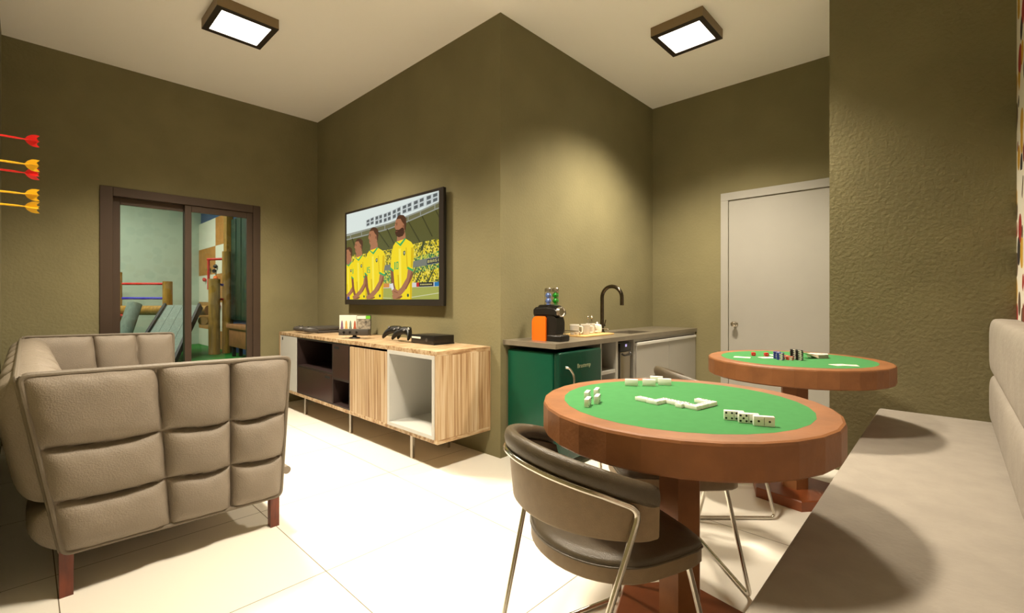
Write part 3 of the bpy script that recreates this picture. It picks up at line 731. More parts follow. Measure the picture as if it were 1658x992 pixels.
 ('skin2', [(0.284,0.539),(0.304,0.541),(0.308,0.521),(0.292,0.517)]),
 ('hair', [(0.193,0.588),(0.213,0.61),(0.249,0.618),(0.3,0.612),(0.335,0.589),(0.339,0.544),(0.327,0.496),(0.312,0.511),(0.308,0.547),(0.28,0.565),(0.257,0.59),(0.221,0.591)]),
 ('hair', [(0.185,0.565),(0.213,0.564),(0.213,0.559),(0.185,0.56)]),
 ('eye', [(0.195,0.553),(0.211,0.552),(0.211,0.548),(0.195,0.548)]),
 ('skin2', [(0.185,0.509),(0.213,0.508),(0.213,0.503),(0.187,0.504)]),
 ('skin', [(0.493,0.558),(0.614,0.548),(0.622,0.481),(0.554,0.446),(0.48,0.48)]),
 ('jersey', [(0.462,0.481),(0.532,0.451),(0.618,0.498),(0.706,0.464),(0.738,0.434),(0.747,0.341),(0.722,0.255),(0.718,0.146),(0.712,0.011),(0.444,0.011),(0.457,0.151),(0.41,0.244),(0.376,0.268),(0.395,0.382),(0.422,0.45)]),
 ('trim', [(0.462,0.481),(0.475,0.485),(0.532,0.46),(0.605,0.502),(0.626,0.496),(0.541,0.439)]),
 ('trim', [(0.647,0.271),(0.738,0.241),(0.734,0.224),(0.643,0.251)]),
 ('trim', [(0.376,0.277),(0.431,0.248),(0.426,0.232),(0.372,0.259)]),
 ('fold', [(0.622,0.425),(0.635,0.422),(0.652,0.269),(0.639,0.254)]),
 ('fold', [(0.493,0.207),(0.51,0.207),(0.532,0.015),(0.51,0.015)]),
 ('fold', [(0.706,0.418),(0.734,0.418),(0.742,0.341),(0.718,0.255),(0.697,0.265),(0.714,0.343)]),
 ('fold', [(0.681,0.212),(0.718,0.222),(0.718,0.146),(0.712,0.011),(0.689,0.011),(0.697,0.146)]),
 ('bright', [(0.51,0.421),(0.545,0.423),(0.541,0.239),(0.558,0.054),(0.532,0.054),(0.515,0.24)]),
 ('crest', [(0.584,0.396),(0.614,0.401),(0.618,0.375),(0.601,0.357),(0.582,0.372)]),
 ('crestw', [(0.593,0.389),(0.607,0.392),(0.607,0.376),(0.597,0.371)]),
 ('crest', [(0.643,0.056),(0.668,0.056),(0.673,0.037),(0.656,0.027),(0.641,0.037)]),
 ('skin', [(0.656,0.249),(0.73,0.227),(0.722,0.178),(0.618,0.081),(0.554,0.043),(0.488,0.015),(0.453,0.012),(0.422,0.012),(0.404,0.038),(0.466,0.06),(0.554,0.104),(0.639,0.181)]),
 ('skin2', [(0.488,0.015),(0.519,0.028),(0.558,0.039),(0.571,0.026),(0.528,0.014),(0.453,0.012)]),
 ('skin2', [(0.71,0.228),(0.73,0.227),(0.722,0.178),(0.631,0.087),(0.614,0.092),(0.702,0.179)]),
 ('skin2', [(0.376,0.257),(0.426,0.234),(0.444,0.129),(0.48,0.06),(0.435,0.049),(0.395,0.13)]),
 ('skin', [(0.466,0.663),(0.497,0.685),(0.575,0.683),(0.614,0.648),(0.61,0.576),(0.597,0.527),(0.521,0.524),(0.48,0.537),(0.462,0.563),(0.466,0.585),(0.444,0.603),(0.462,0.618),(0.457,0.641)]),
 ('skin2', [(0.571,0.607),(0.593,0.61),(0.597,0.587),(0.58,0.582)]),
 ('hair', [(0.471,0.665),(0.493,0.69),(0.532,0.699),(0.588,0.691),(0.626,0.664),(0.631,0.613),(0.618,0.559),(0.601,0.576),(0.597,0.616),(0.567,0.637),(0.541,0.666),(0.502,0.668)]),
 ('hair', [(0.462,0.638),(0.493,0.637),(0.493,0.632),(0.462,0.632)]),
 ('eye', [(0.473,0.625),(0.491,0.624),(0.491,0.618),(0.473,0.619)]),
 ('skin2', [(0.462,0.574),(0.493,0.573),(0.493,0.567),(0.464,0.569)]),
 ('skin', [(0.956,0.609),(1.077,0.597),(1.085,0.524),(1.017,0.488),(0.942,0.524)]),
 ('jersey', [(0.925,0.526),(0.995,0.493),(1.081,0.542),(1.168,0.505),(1.201,0.473),(1.209,0.373),(1.185,0.28),(1.181,0.163),(1.175,0.011),(0.907,0.011),(0.92,0.169),(0.873,0.27),(0.839,0.296),(0.857,0.42),(0.884,0.492)]),
 ('trim', [(0.925,0.526),(0.938,0.529),(0.995,0.503),(1.068,0.547),(1.089,0.54),(1.004,0.48)]),
 ('trim', [(1.11,0.298),(1.201,0.265),(1.197,0.247),(1.106,0.277)]),
 ('trim', [(0.839,0.306),(0.893,0.274),(0.889,0.257),(0.834,0.286)]),
 ('fold', [(1.085,0.464),(1.098,0.461),(1.115,0.295),(1.102,0.279)]),
 ('fold', [(0.956,0.23),(0.973,0.229),(0.995,0.016),(0.973,0.016)]),
 ('fold', [(1.168,0.455),(1.197,0.456),(1.205,0.373),(1.181,0.28),(1.16,0.291),(1.177,0.375)]),
 ('fold', [(1.144,0.235),(1.181,0.245),(1.181,0.163),(1.175,0.011),(1.152,0.011),(1.16,0.163)]),
 ('bright', [(0.973,0.461),(1.008,0.463),(1.004,0.264),(1.021,0.058),(0.995,0.058),(0.978,0.265)]),
 ('crest', [(1.047,0.433),(1.077,0.438),(1.081,0.411),(1.064,0.391),(1.045,0.407)]),
 ('crestw', [(1.055,0.426),(1.07,0.428),(1.07,0.411),(1.06,0.406)]),
 ('crest', [(1.106,0.06),(1.131,0.059),(1.135,0.039),(1.119,0.029),(1.104,0.039)]),
 ('skin', [(1.119,0.274),(1.193,0.25),(1.185,0.198),(1.081,0.093),(1.017,0.052),(0.951,0.022),(0.916,0.012),(0.884,0.012),(0.866,0.047),(0.929,0.071),(1.017,0.118),(1.102,0.2)]),
 ('skin2', [(0.951,0.022),(0.982,0.036),(1.021,0.048),(1.034,0.034),(0.991,0.014),(0.916,0.012)]),
 ('skin2', [(1.172,0.251),(1.193,0.25),(1.185,0.198),(1.094,0.099),(1.077,0.105),(1.164,0.198)]),
 ('skin2', [(0.839,0.284),(0.889,0.259),(0.907,0.145),(0.942,0.071),(0.898,0.059),(0.857,0.146)]),
 ('skin', [(0.929,0.722),(0.96,0.745),(1.038,0.743),(1.077,0.704),(1.072,0.627),(1.06,0.574),(0.984,0.572),(0.942,0.585),(0.925,0.614),(0.929,0.638),(0.907,0.658),(0.925,0.673),(0.92,0.698)]),
 ('skin2', [(1.034,0.661),(1.055,0.664),(1.06,0.639),(1.043,0.634)]),
 ('hair', [(0.934,0.724),(0.956,0.75),(0.995,0.76),(1.051,0.751),(1.089,0.722),(1.094,0.667),(1.081,0.608),(1.064,0.627),(1.06,0.67),(1.03,0.693),(1.004,0.725),(0.965,0.727)]),
 ('hair', [(0.925,0.695),(0.956,0.694),(0.956,0.688),(0.925,0.689)]),
 ('eye', [(0.936,0.68),(0.953,0.68),(0.953,0.674),(0.936,0.674)]),
 ('beard', [(0.927,0.634),(0.982,0.63),(1.03,0.645),(1.06,0.632),(1.064,0.591),(1.038,0.569),(0.978,0.563),(0.934,0.579),(0.916,0.61)]),
 ('skin2', [(0.925,0.621),(0.956,0.62),(0.956,0.615),(0.927,0.616)]),
 ('skin', [(0.862,0.099),(0.907,0.111),(0.965,0.09),(0.978,0.058),(0.925,0.044),(0.875,0.059)]),
 ('skin2', [(0.898,0.087),(0.965,0.071),(0.96,0.065),(0.893,0.08)]),
 ('wrist', [(0.839,0.15),(0.88,0.158),(0.898,0.106),(0.862,0.091)]),
 ('short', [(0.023,0.01),(0.023,0.037),(0.07,0.04),(0.075,0.01)]),
 ('trim', [(0.905,0.345),(0.922,0.346),(0.922,0.279),(0.905,0.277)]),
 ('trim', [(0.934,0.347),(0.945,0.346),(0.945,0.279),(0.934,0.279)]),
 ('trim', [(0.96,0.348),(0.971,0.347),(0.971,0.28),(0.96,0.281)]),
 ('trim', [(0.934,0.347),(0.971,0.347),(0.971,0.338),(0.934,0.337)]),
 ('trim', [(0.934,0.288),(0.971,0.289),(0.971,0.28),(0.934,0.279)]),
 ('trim', [(0.42,0.324),(0.436,0.324),(0.436,0.267),(0.42,0.266)]),
 ('trim', [(0.446,0.325),(0.477,0.323),(0.477,0.316),(0.446,0.317)]),
 ('trim', [(0.446,0.325),(0.457,0.324),(0.457,0.295),(0.446,0.296)]),
 ('trim', [(0.446,0.3),(0.477,0.298),(0.477,0.29),(0.446,0.292)]),
 ('trim', [(0.467,0.295),(0.477,0.294),(0.477,0.265),(0.467,0.266)]),
 ('trim', [(0.446,0.275),(0.477,0.273),(0.477,0.265),(0.446,0.267)]),
 ('trim', [(0.133,0.319),(0.148,0.32),(0.148,0.27),(0.133,0.269)]),
 ('text', [(1.404,0.333),(1.411,0.334),(1.411,0.311),(1.404,0.311)]),
 ('text', [(1.404,0.333),(1.426,0.334),(1.426,0.33),(1.404,0.329)]),
 ('text', [(1.404,0.324),(1.426,0.325),(1.426,0.321),(1.404,0.32)]),
 ('text', [(1.404,0.315),(1.426,0.316),(1.426,0.312),(1.404,0.311)]),
 ('text', [(1.423,0.332),(1.429,0.332),(1.429,0.324),(1.423,0.324)]),
 ('text', [(1.423,0.322),(1.429,0.322),(1.429,0.314),(1.423,0.314)]),
 ('text', [(1.438,0.335),(1.445,0.335),(1.445,0.313),(1.438,0.312)]),
 ('text', [(1.438,0.335),(1.459,0.336),(1.459,0.332),(1.438,0.331)]),
 ('text', [(1.438,0.325),(1.459,0.326),(1.459,0.323),(1.438,0.322)]),
 ('text', [(1.456,0.333),(1.463,0.334),(1.463,0.326),(1.456,0.325)]),
 ('text', [(1.454,0.323),(1.463,0.324),(1.463,0.313),(1.454,0.313)]),
 ('text', [(1.472,0.333),(1.478,0.333),(1.478,0.314),(1.472,0.314)]),
 ('text', [(1.49,0.334),(1.496,0.334),(1.496,0.315),(1.49,0.315)]),
 ('text', [(1.474,0.336),(1.493,0.337),(1.493,0.333),(1.474,0.332)]),
 ('text', [(1.472,0.325),(1.496,0.326),(1.496,0.323),(1.472,0.321)]),
 ('text', [(1.505,0.338),(1.529,0.339),(1.529,0.335),(1.505,0.334)]),
 ('text', [(1.505,0.335),(1.511,0.336),(1.511,0.327),(1.505,0.327)]),
 ('text', [(1.505,0.328),(1.529,0.329),(1.529,0.326),(1.505,0.325)]),
 ('text', [(1.522,0.327),(1.529,0.328),(1.529,0.319),(1.522,0.319)]),
 ('text', [(1.505,0.319),(1.529,0.321),(1.529,0.317),(1.505,0.315)]),
 ('text', [(1.545,0.339),(1.552,0.34),(1.552,0.318),(1.545,0.317)]),
 ('text', [(1.301,0.141),(1.314,0.141),(1.314,0.13),(1.301,0.13)]),
 ('text', [(1.322,0.141),(1.336,0.141),(1.336,0.13),(1.322,0.129)]),
 ('text', [(1.343,0.141),(1.357,0.14),(1.357,0.13),(1.343,0.129)]),
 ('text', [(1.365,0.141),(1.378,0.14),(1.378,0.13),(1.365,0.129)]),
 ('text', [(1.386,0.141),(1.399,0.14),(1.399,0.13),(1.386,0.129)]),
 ('text', [(1.406,0.14),(1.42,0.14),(1.42,0.13),(1.406,0.129)]),
 ('text', [(1.427,0.14),(1.44,0.14),(1.44,0.13),(1.427,0.129)]),
 ('text', [(1.448,0.14),(1.461,0.14),(1.461,0.13),(1.448,0.129)]),
]

b = bm_new()
for i, (c, pts) in enumerate(TV_ART):
    x = 2.2936 - 0.000012 * i
    vs = [b.verts.new((x, 4.542 - u, 1.13 + v)) for u, v in pts]
    area = sum(pts[k - 1][0] * pts[k][1] - pts[k][0] * pts[k - 1][1] for k in range(len(pts)))
    f = b.faces.new(vs if area > 0 else vs[::-1]); f.material_index = tvm[c]
bmesh.ops.triangulate(b, faces=[f for f in b.faces if len(f.verts) > 4])
bmesh.ops.translate(b, vec=-Vector(tvn.location), verts=b.verts)
me = bpy.data.meshes.new('screen'); b.to_mesh(me); b.free()
for m in tvl: me.materials.append(m)
o = bpy.data.objects.new('screen', me); C.objects.link(o); o.parent = tvn
o['label'] = 'lit screen with four footballers and a stadium'

# ------------------------------------------------------------------ media cabinet
X0, X1, Y0, Y1, ZB, ZT = 1.862, 2.346, 2.444, 5.18, 0.185, 0.798
cab = thing('media_cabinet', 'long veneered media cabinet under the television, with open boxes', 'cabinet', (2.1, 3.81, 0))
b = bm_new(); box(b, X0, X1, Y0, Y1, ZT - 0.032, ZT, 0.0015); obj('top_board', b, GRAIN_T, cab, False, world=True)
b = bm_new(); box(b, X0, X1, Y0, Y1, ZB, ZB + 0.028, 0.0015); obj('bottom_board', b, GRAIN_T, cab, False, world=True)
b = bm_new(); box(b, X0, X1, Y0, Y0 + 0.026, ZB + 0.028, ZT - 0.032); obj('side_panel', b, GRAIN_S, cab, False, world=True)
b = bm_new(); box(b, X0, X1, Y1 - 0.026, Y1, ZB + 0.028, ZT - 0.032); obj('side_panel', b, GRAIN_S, cab, False, world=True)
b = bm_new(); box(b, X1 - 0.012, X1, Y0 + 0.026, Y1 - 0.026, ZB + 0.028, ZT - 0.032); obj('back_panel', b, CAB_IN, cab, False, world=True)
za, zb = ZB + 0.028, ZT - 0.032
# light grey door with a finger hole
b = bm_new(); box(b, X0 + 0.002, X0 + 0.02, 4.727, Y1 - 0.028, za + 0.002, zb - 0.004, 0.001); dr = obj('door', b, GREYL, cab, False, world=True); dr['label'] = 'light grey door'
b = bm_new(); box(b, X0 - 0.0005, X0 + 0.004, 5.08, 5.10, zb - 0.05, zb - 0.02, 0.001); obj('finger_hole', b, BLACKM, dr, False, world=True)
# plum block: open niche, drawer, small door, open niche
b = bm_new()
box(b, X0 + 0.004, X1 - 0.012, 4.708, 4.724, za, zb); box(b, X0 + 0.004, X1 - 0.012, 3.635, 3.653, za, zb); box(b, X0 + 0.004, X1 - 0.012, 3.94, 3.958, za, zb)
box(b, X0 + 0.004, X1 - 0.012, 3.653, 4.708, zb - 0.016, zb); box(b, X0 + 0.004, X1 - 0.012, 3.653, 4.708, za, za + 0.014)
box(b, X0 + 0.006, X1 - 0.012, 3.958, 4.708, 0.475, 0.492); box(b, X0 + 0.006, X1 - 0.012, 3.653, 3.94, 0.44, 0.456)
box(b, X1 - 0.02, X1 - 0.012, 3.653, 4.708, za + 0.014, zb - 0.016)
obj('plum_inner_box', b, PLUM_IN, cab, False, world=True)['label'] = 'dark plum inner box'
b = bm_new(); box(b, X0 + 0.003, X0 + 0.02, 3.96, 4.706, za + 0.016, 0.474, 0.001); dr = obj('drawer', b, PLUM, cab, False, world=True)
b = bm_new(); box(b, X0 + 0.002, X0 + 0.0035, 4.0, 4.10, 0.435, 0.455); obj('handle_slot', b, BLACKM, dr, False, world=True)
b = bm_new(); box(b, X0 + 0.003, X0 + 0.02, 3.655, 3.938, 0.457, zb - 0.018, 0.001); dr = obj('door', b, PLUM, cab, False, world=True); dr['label'] = 'small dark plum door'
b = bm_new(); box(b, X0 + 0.002, X0 + 0.0035, 3.83, 3.92, zb - 0.055, zb - 0.035); obj('handle_slot', b, BLACKM, dr, False, world=True)
# veneered door
b = bm_new(); box(b, X0 + 0.002, X0 + 0.02, 3.046, 3.632, za - 0.026, zb - 0.018, 0.001); dr = obj('door', b, GRAIN_F, cab, False, world=True); dr['label'] = 'veneered door'
# open grey box
b = bm_new()
box(b, X0 - 0.006, X1 - 0.012, 3.018, 3.043, za, zb); box(b, X0 - 0.006, X1 - 0.012, Y0 + 0.027, Y0 + 0.052, za, zb)
box(b, X0 - 0.006, X1 - 0.012, Y0 + 0.052, 3.018, zb - 0.025, zb); box(b, X0 - 0.006, X1 - 0.012, Y0 + 0.052, 3.018, za, za + 0.025)
box(b, X1 - 0.03, X1 - 0.012, Y0 + 0.052, 3.018, za + 0.025, zb - 0.025)
obj('open_box', b, GREYL, cab, False, world=True)['label'] = 'open light grey box'
for x in (1.925, 2.25):
    for y in (2.817, 3.728, 4.655):
        b = bm_new(); box(b, x - 0.011, x + 0.011, y - 0.014, y + 0.014, 0, ZB, 0.002); obj('leg', b, STEEL, cab, False, world=True)

# things on the cabinet
ZK = ZT
t = thing('game_console', 'dark grey flat game console at the left end of the cabinet', 'game console', (2.18, 4.80, ZK), rotz=0)
b = bm_new(); box(b, -0.15, 0.15, -0.19, 0.19, 0.004, 0.026, 0.004); obj('lower_shell', b, GREYP, t)
b = bm_new(); box(b, -0.16, 0.15, -0.19, 0.19, 0.030, 0.056, 0.005); obj('upper_shell', b, GREYP, t)
b = bm_new(); box(b, -0.14, 0.14, -0.185, 0.185, 0.026, 0.030); obj('slot', b, BLACKM, t, False)

def controller(m):
    t = thing('game_controller', '', 'game controller')
    b = bm_new()
    # body: a flattened loft from grip to grip
    prof = [(-0.080, -0.068, 0.012, 0.014), (-0.078, -0.050, 0.021, 0.020), (-0.069, -0.020, 0.033, 0.025), (-0.048, 0.006, 0.041, 0.026), (-0.018, 0.014, 0.036, 0.026),
            (0.018, 0.014, 0.036, 0.026), (0.048, 0.006, 0.041, 0.026), (0.069, -0.020, 0.033, 0.025), (0.078, -0.050, 0.021, 0.020), (0.080, -0.068, 0.012, 0.014)]
    loops = [[(x, y + ry * math.cos(2 * PI * k / 16), 0.022 + rz * math.sin(2 * PI * k / 16)) for k in range(16)] for x, y, ry, rz in prof]
    rings(b, loops); obj('body', b, m, t, angle=70)
    for (x, y) in ((-0.045, 0.012), (0.022, -0.006)):
        b = bm_new(); lathe(b, [(0.006, 0.036), (0.006, 0.050), (0.010, 0.052), (0.010, 0.056), (0.007, 0.057)], x, y, 14); obj('thumb_stick', b, GREYP, t)
    b = bm_new()
    for (x, y) in ((0.045, 0.022), (0.045, 0.0), (0.034, 0.011), (0.056, 0.011)): lathe(b, [(0.005, 0.038), (0.005, 0.046), (0.003, 0.047)], x, y, 10)
    obj('buttons', b, STEEL, t)
    return t
def place_ctrl(c, loc, rot, label):
    c.location = loc; c.rotation_euler = rot; c['label'] = label; c['group'] = 'game controllers on the cabinet'
k0 = controller(BLACKP)
place_ctrl(k0, (2.12, 3.345, ZK + 0.068), (math.radians(48), 0, math.radians(-74)), 'black game controller, left one of the leaning pair beside the black console')
k1 = dup(k0); place_ctrl(k1, (2.105, 3.18, ZK + 0.068), (math.radians(48), 0, math.radians(-74)), 'black game controller leaning against the black console box')
g0 = controller(GREYP)
place_ctrl(g0, (1.945, 4.85, ZK + 0.018), (0.12, 0, math.radians(105)), 'grey game controller lying before the grey console, left one')
g1 = dup(g0); place_ctrl(g1, (1.945, 4.66, ZK + 0.018), (0.12, 0, math.radians(80)), 'grey game controller lying before the grey console, right one')

t = thing('motion_sensor_bar', 'dark sensor bar on a small foot in front of the game cases', 'sensor', (1.995, 3.80, ZK), rotz=math.radians(-52))
b = bm_new(); outline_stack(b, [(0.05 * math.cos(a) * 1.0, 0.04 * math.sin(a)) for a in [2 * PI * k / 20 for k in range(20)]], [(0.004, 0), (0, 0.003), (0.004, 0.010), (0.03, 0.016), (0.036, 0.03)]); obj('foot', b, BLACKP, t)
b = bm_new(); box(b, -0.135, 0.135, -0.03, 0.035, 0.028, 0.082, 0.006); obj('bar', b, GREYP, t)
for x in (-0.085, -0.03, 0.03):
    b = bm_new(); M = Matrix.Translation((x, -0.029, 0.055)) @ Matrix.Rotation(PI / 2, 4, 'X'); lathe(b, [(0.011, 0), (0.011, 0.003), (0.006, 0.004)], n=14, M=M)
    obj('lens', b, BLACKP, t)

def game_case(face_m, spine_m, fig_m, dark=False):
    t = thing('game_case', '', 'game case')
    b = bm_new(); box(b, -0.0675, 0.0675, -0.007, 0.007, 0, 0.19, 0.002); obj('case', b, spine_m, t)
    b = bm_new()
    if dark:
        box(b, -0.064, 0.064, -0.0085, -0.007, 0.004, 0.155); obj('cover_art', b, face_m, t, False)
        b = bm_new(); box(b, -0.064, 0.02, -0.0085, -0.007, 0.157, 0.186); obj('white_banner', b, PAPER, t, False)
        b = bm_new(); box(b, 0.02, 0.064, -0.0087, -0.007, 0.157, 0.186); obj('green_banner', b, mat('lime_banner', (112, 196, 52), 0.4), t, False)
    else:
        box(b, -0.064, 0.064, -0.0082, -0.007, 0.004, 0.186); obj('cover_art', b, face_m, t, False)
        b = bm_new()
        outl = [(-0.042 + 0.013 * math.cos(a) * (1.2 if math.sin(a) < 0 else 0.8), 0.085 + 0.055 * math.sin(a)) for a in [2 * PI * k / 18 for k in range(18)]]
        prism(b, outl, lambda x, z, s: (x, -0.0083 - s, z), 0.0006); obj('figure', b, fig_m, t, False)
    return t
art = mat('grey_black_cover_art', (70, 66, 60), 0.4, col2=(176, 168, 152), vscale=34, detail=5)
cream = mat('white_case', (236, 230, 216), 0.4)
facing = math.atan2(-0.69, -0.72) + PI / 2
cx, cy = 2.225, 4.06
gc = game_case(art, BLACKP, None, True); gc.location = (cx, cy, ZK); gc.rotation_euler = (0, 0, facing)
gc['label'] = 'game case with a dark grey picture and green corner, frontmost of the row'; gc['group'] = 'game cases on the cabinet'
for i, (fm, nm) in enumerate([((168, 84, 52), 'rust red'), ((120, 132, 120), 'grey green'), ((196, 160, 92), 'ochre'), ((120, 92, 120), 'mauve')]):
    g = game_case(cream, cream, mat('figure_' + nm.replace(' ', '_'), fm, 0.5))
    k = i + 1
    g.location = (cx - 0.020 * k, cy + 0.046 * k, ZK); g.rotation_euler = (0, 0, facing)
    g['label'] = 'white game case showing a %s figure, %s in the row' % (nm, ['next behind the dark cover', 'third from the right', 'second from the left', 'leftmost'][i]); g['group'] = 'game cases on the cabinet'

t = thing('game_console', 'black box shaped game console with a white front strip', 'game console', (2.195, 2.945, ZK))
b = bm_new(); box(b, -0.095, 0.10, -0.145, 0.148, 0.004, 0.068, 0.003); obj('shell', b, BLACKP, t)
b = bm_new(); box(b, -0.097, -0.094, 0.02, 0.135, 0.040, 0.054); o = obj('disc_strip', b, PAPER, t, False); o['label'] = 'white front strip'
b = bm_new(); M = Matrix.Translation((-0.094, -0.055, 0.034)) @ Matrix.Rotation(-PI / 2, 4, 'Y'); lathe(b, [(0.014, 0), (0.014, 0.0025), (0.010, 0.0026), (0.010, 0.0012)], n=24, M=M); obj('power_ring', b, GREYP, t)
b = bm_new(); box(b, -0.095, 0.10, -0.15, -0.143, 0, 0.012, 0.001); box(b, -0.09, -0.06, 0.10, 0.13, 0, 0.005); obj('foot', b, BLACKM, t, False)

# ------------------------------------------------------------------ counter, cabinets, fridge
ZC, CF = 0.85, 1.865
SX0, SX1, SY0, SY1 = 3.53, 3.90, 1.965, 2.195
top = thing('worktop', 'long taupe stone worktop along the wall, with a sink cut in', 'worktop', (3.5, 2.1, ZC))
b = bm_new()
for a in ((2.375, SX0, CF, YC), (SX1, XD - 0.001, CF, YC), (SX0, SX1, CF, SY0), (SX0, SX1, SY1, YC)): box(b, *a, ZC - 0.034, ZC)
bmesh.ops.remove_doubles(b, verts=b.verts, dist=1e-5)
obj('slab', b, STONE, top, False, world=True)
t = thing('sink', 'dark undermounted sink bowl in the stone worktop', 'sink', (3.715, 2.08, 0.70))
b = bm_new(); zz = 0.68
for a in ((SX0 - 0.008, SX0, SY0 - 0.008, SY1 + 0.008), (SX1, SX1 + 0.008, SY0 - 0.008, SY1 + 0.008), (SX0, SX1, SY0 - 0.008, SY0), (SX0, SX1, SY1, SY1 + 0.008)): box(b, *a, zz, ZC - 0.034)
box(b, SX0 - 0.008, SX1 + 0.008, SY0 - 0.008, SY1 + 0.008, zz - 0.008, zz)
obj('bowl', b, GUN, t, False, world=True)
b = bm_new(); lathe(b, [(0.04, zz), (0.04, zz + 0.003), (0.02, zz + 0.004)], 3.715, 2.08, 20); obj('drain', b, STEEL, t, world=True)
t = thing('faucet', 'tall dark chrome gooseneck faucet behind the sink', 'faucet', (3.50, 2.23, ZC))
b = bm_new(); lathe(b, [(0.026, 0), (0.026, 0.008), (0.02, 0.012)], n=24); obj('base', b, GUN, t)
b = bm_new()
R = 0.098
pts = [(0, 0, 0.01), (0, 0, 0.15), (0, 0, 0.305)] + [(0, -R + R * math.cos(a), 0.305 + R * math.sin(a)) for a in [PI * k / 16 for k in range(1, 17)]] + [(0, -2 * R, 0.24)]
tube(b, pts, 0.0165, 16); obj('spout', b, GUN, t)
b = bm_new(); tube(b, [(0.016, 0, 0.06), (0.04, 0, 0.06)], 0.010, 12); tube(b, [(0.036, 0, 0.06), (0.044, -0.01, 0.11)], 0.004, 10); obj('lever', b, GUN, t)

shelf = thing('open_shelf_unit', 'greige open shelf unit between the green fridge and the steel cooler', 'shelf', (3.05, 2.1, 0))
b = bm_new(); box(b, 2.935, 2.953, CF + 0.02, YC, 0, ZC - 0.034); obj('side_panel', b, CABW, shelf, False, world=True)
b = bm_new(); box(b, 3.155, 3.185, CF + 0.02, YC, 0, ZC - 0.034); obj('side_panel', b, CABW, shelf, False, world=True)
b = bm_new(); box(b, 2.953, 3.155, CF + 0.025, YC - 0.02, 0.575, 0.60); obj('shelf_board', b, CABW, shelf, False, world=True)
b = bm_new(); box(b, 2.953, 3.155, CF + 0.025, YC - 0.02, 0.24, 0.265); obj('shelf_board', b, CABW, shelf, False, world=True)
b = bm_new(); box(b, 2.953, 3.155, YC - 0.02, YC, 0, ZC - 0.034); obj('back_panel', b, CAB_IN, shelf, False, world=True)

t = thing('drinks_cooler', 'narrow brushed steel cooler with a black handle under the worktop', 'cooler', (3.29, 2.1, 0))
b = bm_new(); box(b, 3.20, 3.375, CF + 0.03, YC - 0.03, 0.0, 0.80, 0.003); obj('body', b, GREYP, t, world=True)
b = bm_new(); box(b, 3.215, 3.36, CF + 0.012, CF + 0.03, 0.05, 0.725, 0.003); obj('door', b, STEEL, t, world=True)
b = bm_new(); box(b, 3.205, 3.37, CF + 0.012, CF + 0.03, 0.73, 0.795, 0.003); ct = obj('control_panel', b, BLACKP, t, world=True)
b = bm_new(); box(b, 3.28, 3.305, CF + 0.010, CF + 0.012, 0.765, 0.785); obj('display', b, mat('lit_display', (150, 140, 190), 0.3, emit=(176, 166, 226), estr=0.8), ct, False, world=True)
b = bm_new(); tube(b, smooth_path([(3.225, CF + 0.012, 0.715), (3.235, CF - 0.006, 0.70), (3.345, CF - 0.006, 0.70), (3.355, CF + 0.012, 0.715)], 0.012), 0.007, 10); obj('handle', b, BLACKP, t, world=True)

kc = thing('base_cabinet', 'greige two door base cabinet under the sink end of the worktop', 'cabinet', (4.05, 2.1, 0))
b = bm_new()
box(b, 3.43, 3.45, CF + 0.02, YC - 0.003, 0.06, ZC - 0.034); box(b, 4.655, 4.678, CF + 0.02, YC - 0.003, 0.06, ZC - 0.034)
box(b, 3.45, 4.655, CF + 0.02, YC - 0.003, 0.06, 0.08); box(b, 3.45, 4.655, YC - 0.015, YC - 0.003, 0.08, ZC - 0.034); box(b, 3.45, 4.655, CF + 0.02, CF + 0.05, ZC - 0.06, ZC - 0.034)
obj('carcass', b, CABW, kc, False, world=True)
for x0, x1 in ((3.455, 4.05), (4.058, 4.655)):
    b = bm_new(); box(b, x0, x1, CF + 0.004, CF + 0.022, 0.07, 0.762, 0.0015); dr = obj('door', b, CABW, kc, False, world=True)
    b = bm_new(); box(b, x0, x1, CF - 0.004, CF + 0.022, 0.762, 0.785, 0.003); obj('handle_profile', b, GREYL, dr, False, world=True)
b = bm_new(); box(b, 3.44, 4.67, CF + 0.06, YC - 0.003, 0, 0.06); obj('plinth', b, CAB_IN, kc, False, world=True)

fr = thing('mini_fridge', 'dark green retro mini fridge with a chrome handle under the worktop', 'fridge', (2.65, 2.1, 0))
FX0, FX1, FZ = 2.40, 2.90, 0.785
b = bm_new(); box(b, FX0, FX1, CF + 0.045, YC - 0.02, 0.03, FZ, 0.012, 3); obj('body', b, GREEN, fr, world=True)
b = bm_new(); box(b, FX0 + 0.001, FX1 - 0.001, CF - 0.015, CF + 0.041, 0.06, FZ + 0.004, 0.014, 3); dr = obj('door', b, GREEN_D, fr, world=True)
b = bm_new()
hx = FX0 + 0.085
tube(b, smooth_path([(hx - 0.02, CF - 0.012, 0.69), (hx, CF - 0.03, 0.685), (hx + 0.012, CF - 0.058, 0.64), (hx + 0.012, CF - 0.058, 0.45), (hx, CF - 0.03, 0.41), (hx - 0.02, CF - 0.012, 0.405)], 0.03), 0.008, 12)
obj('handle', b, CHROME, dr, world=True)['label'] = 'chrome handle'
M = Matrix.Translation((FX0 + 0.275, CF - 0.0152, 0.672)) @ Matrix.Rotation(PI / 2, 4, 'X')
b = text_bm('Brastemp', 0.042, M); obj('lettering', b, GOLD, dr, False, world=True)
b = bm_new()
for x in (FX0 + 0.05, FX1 - 0.05):
    for y in (CF + 0.09, YC - 0.07): lathe(b, [(0.02, 0), (0.02, 0.03)], x, y, 12)
obj('foot', b, BLACKM, fr, world=True)

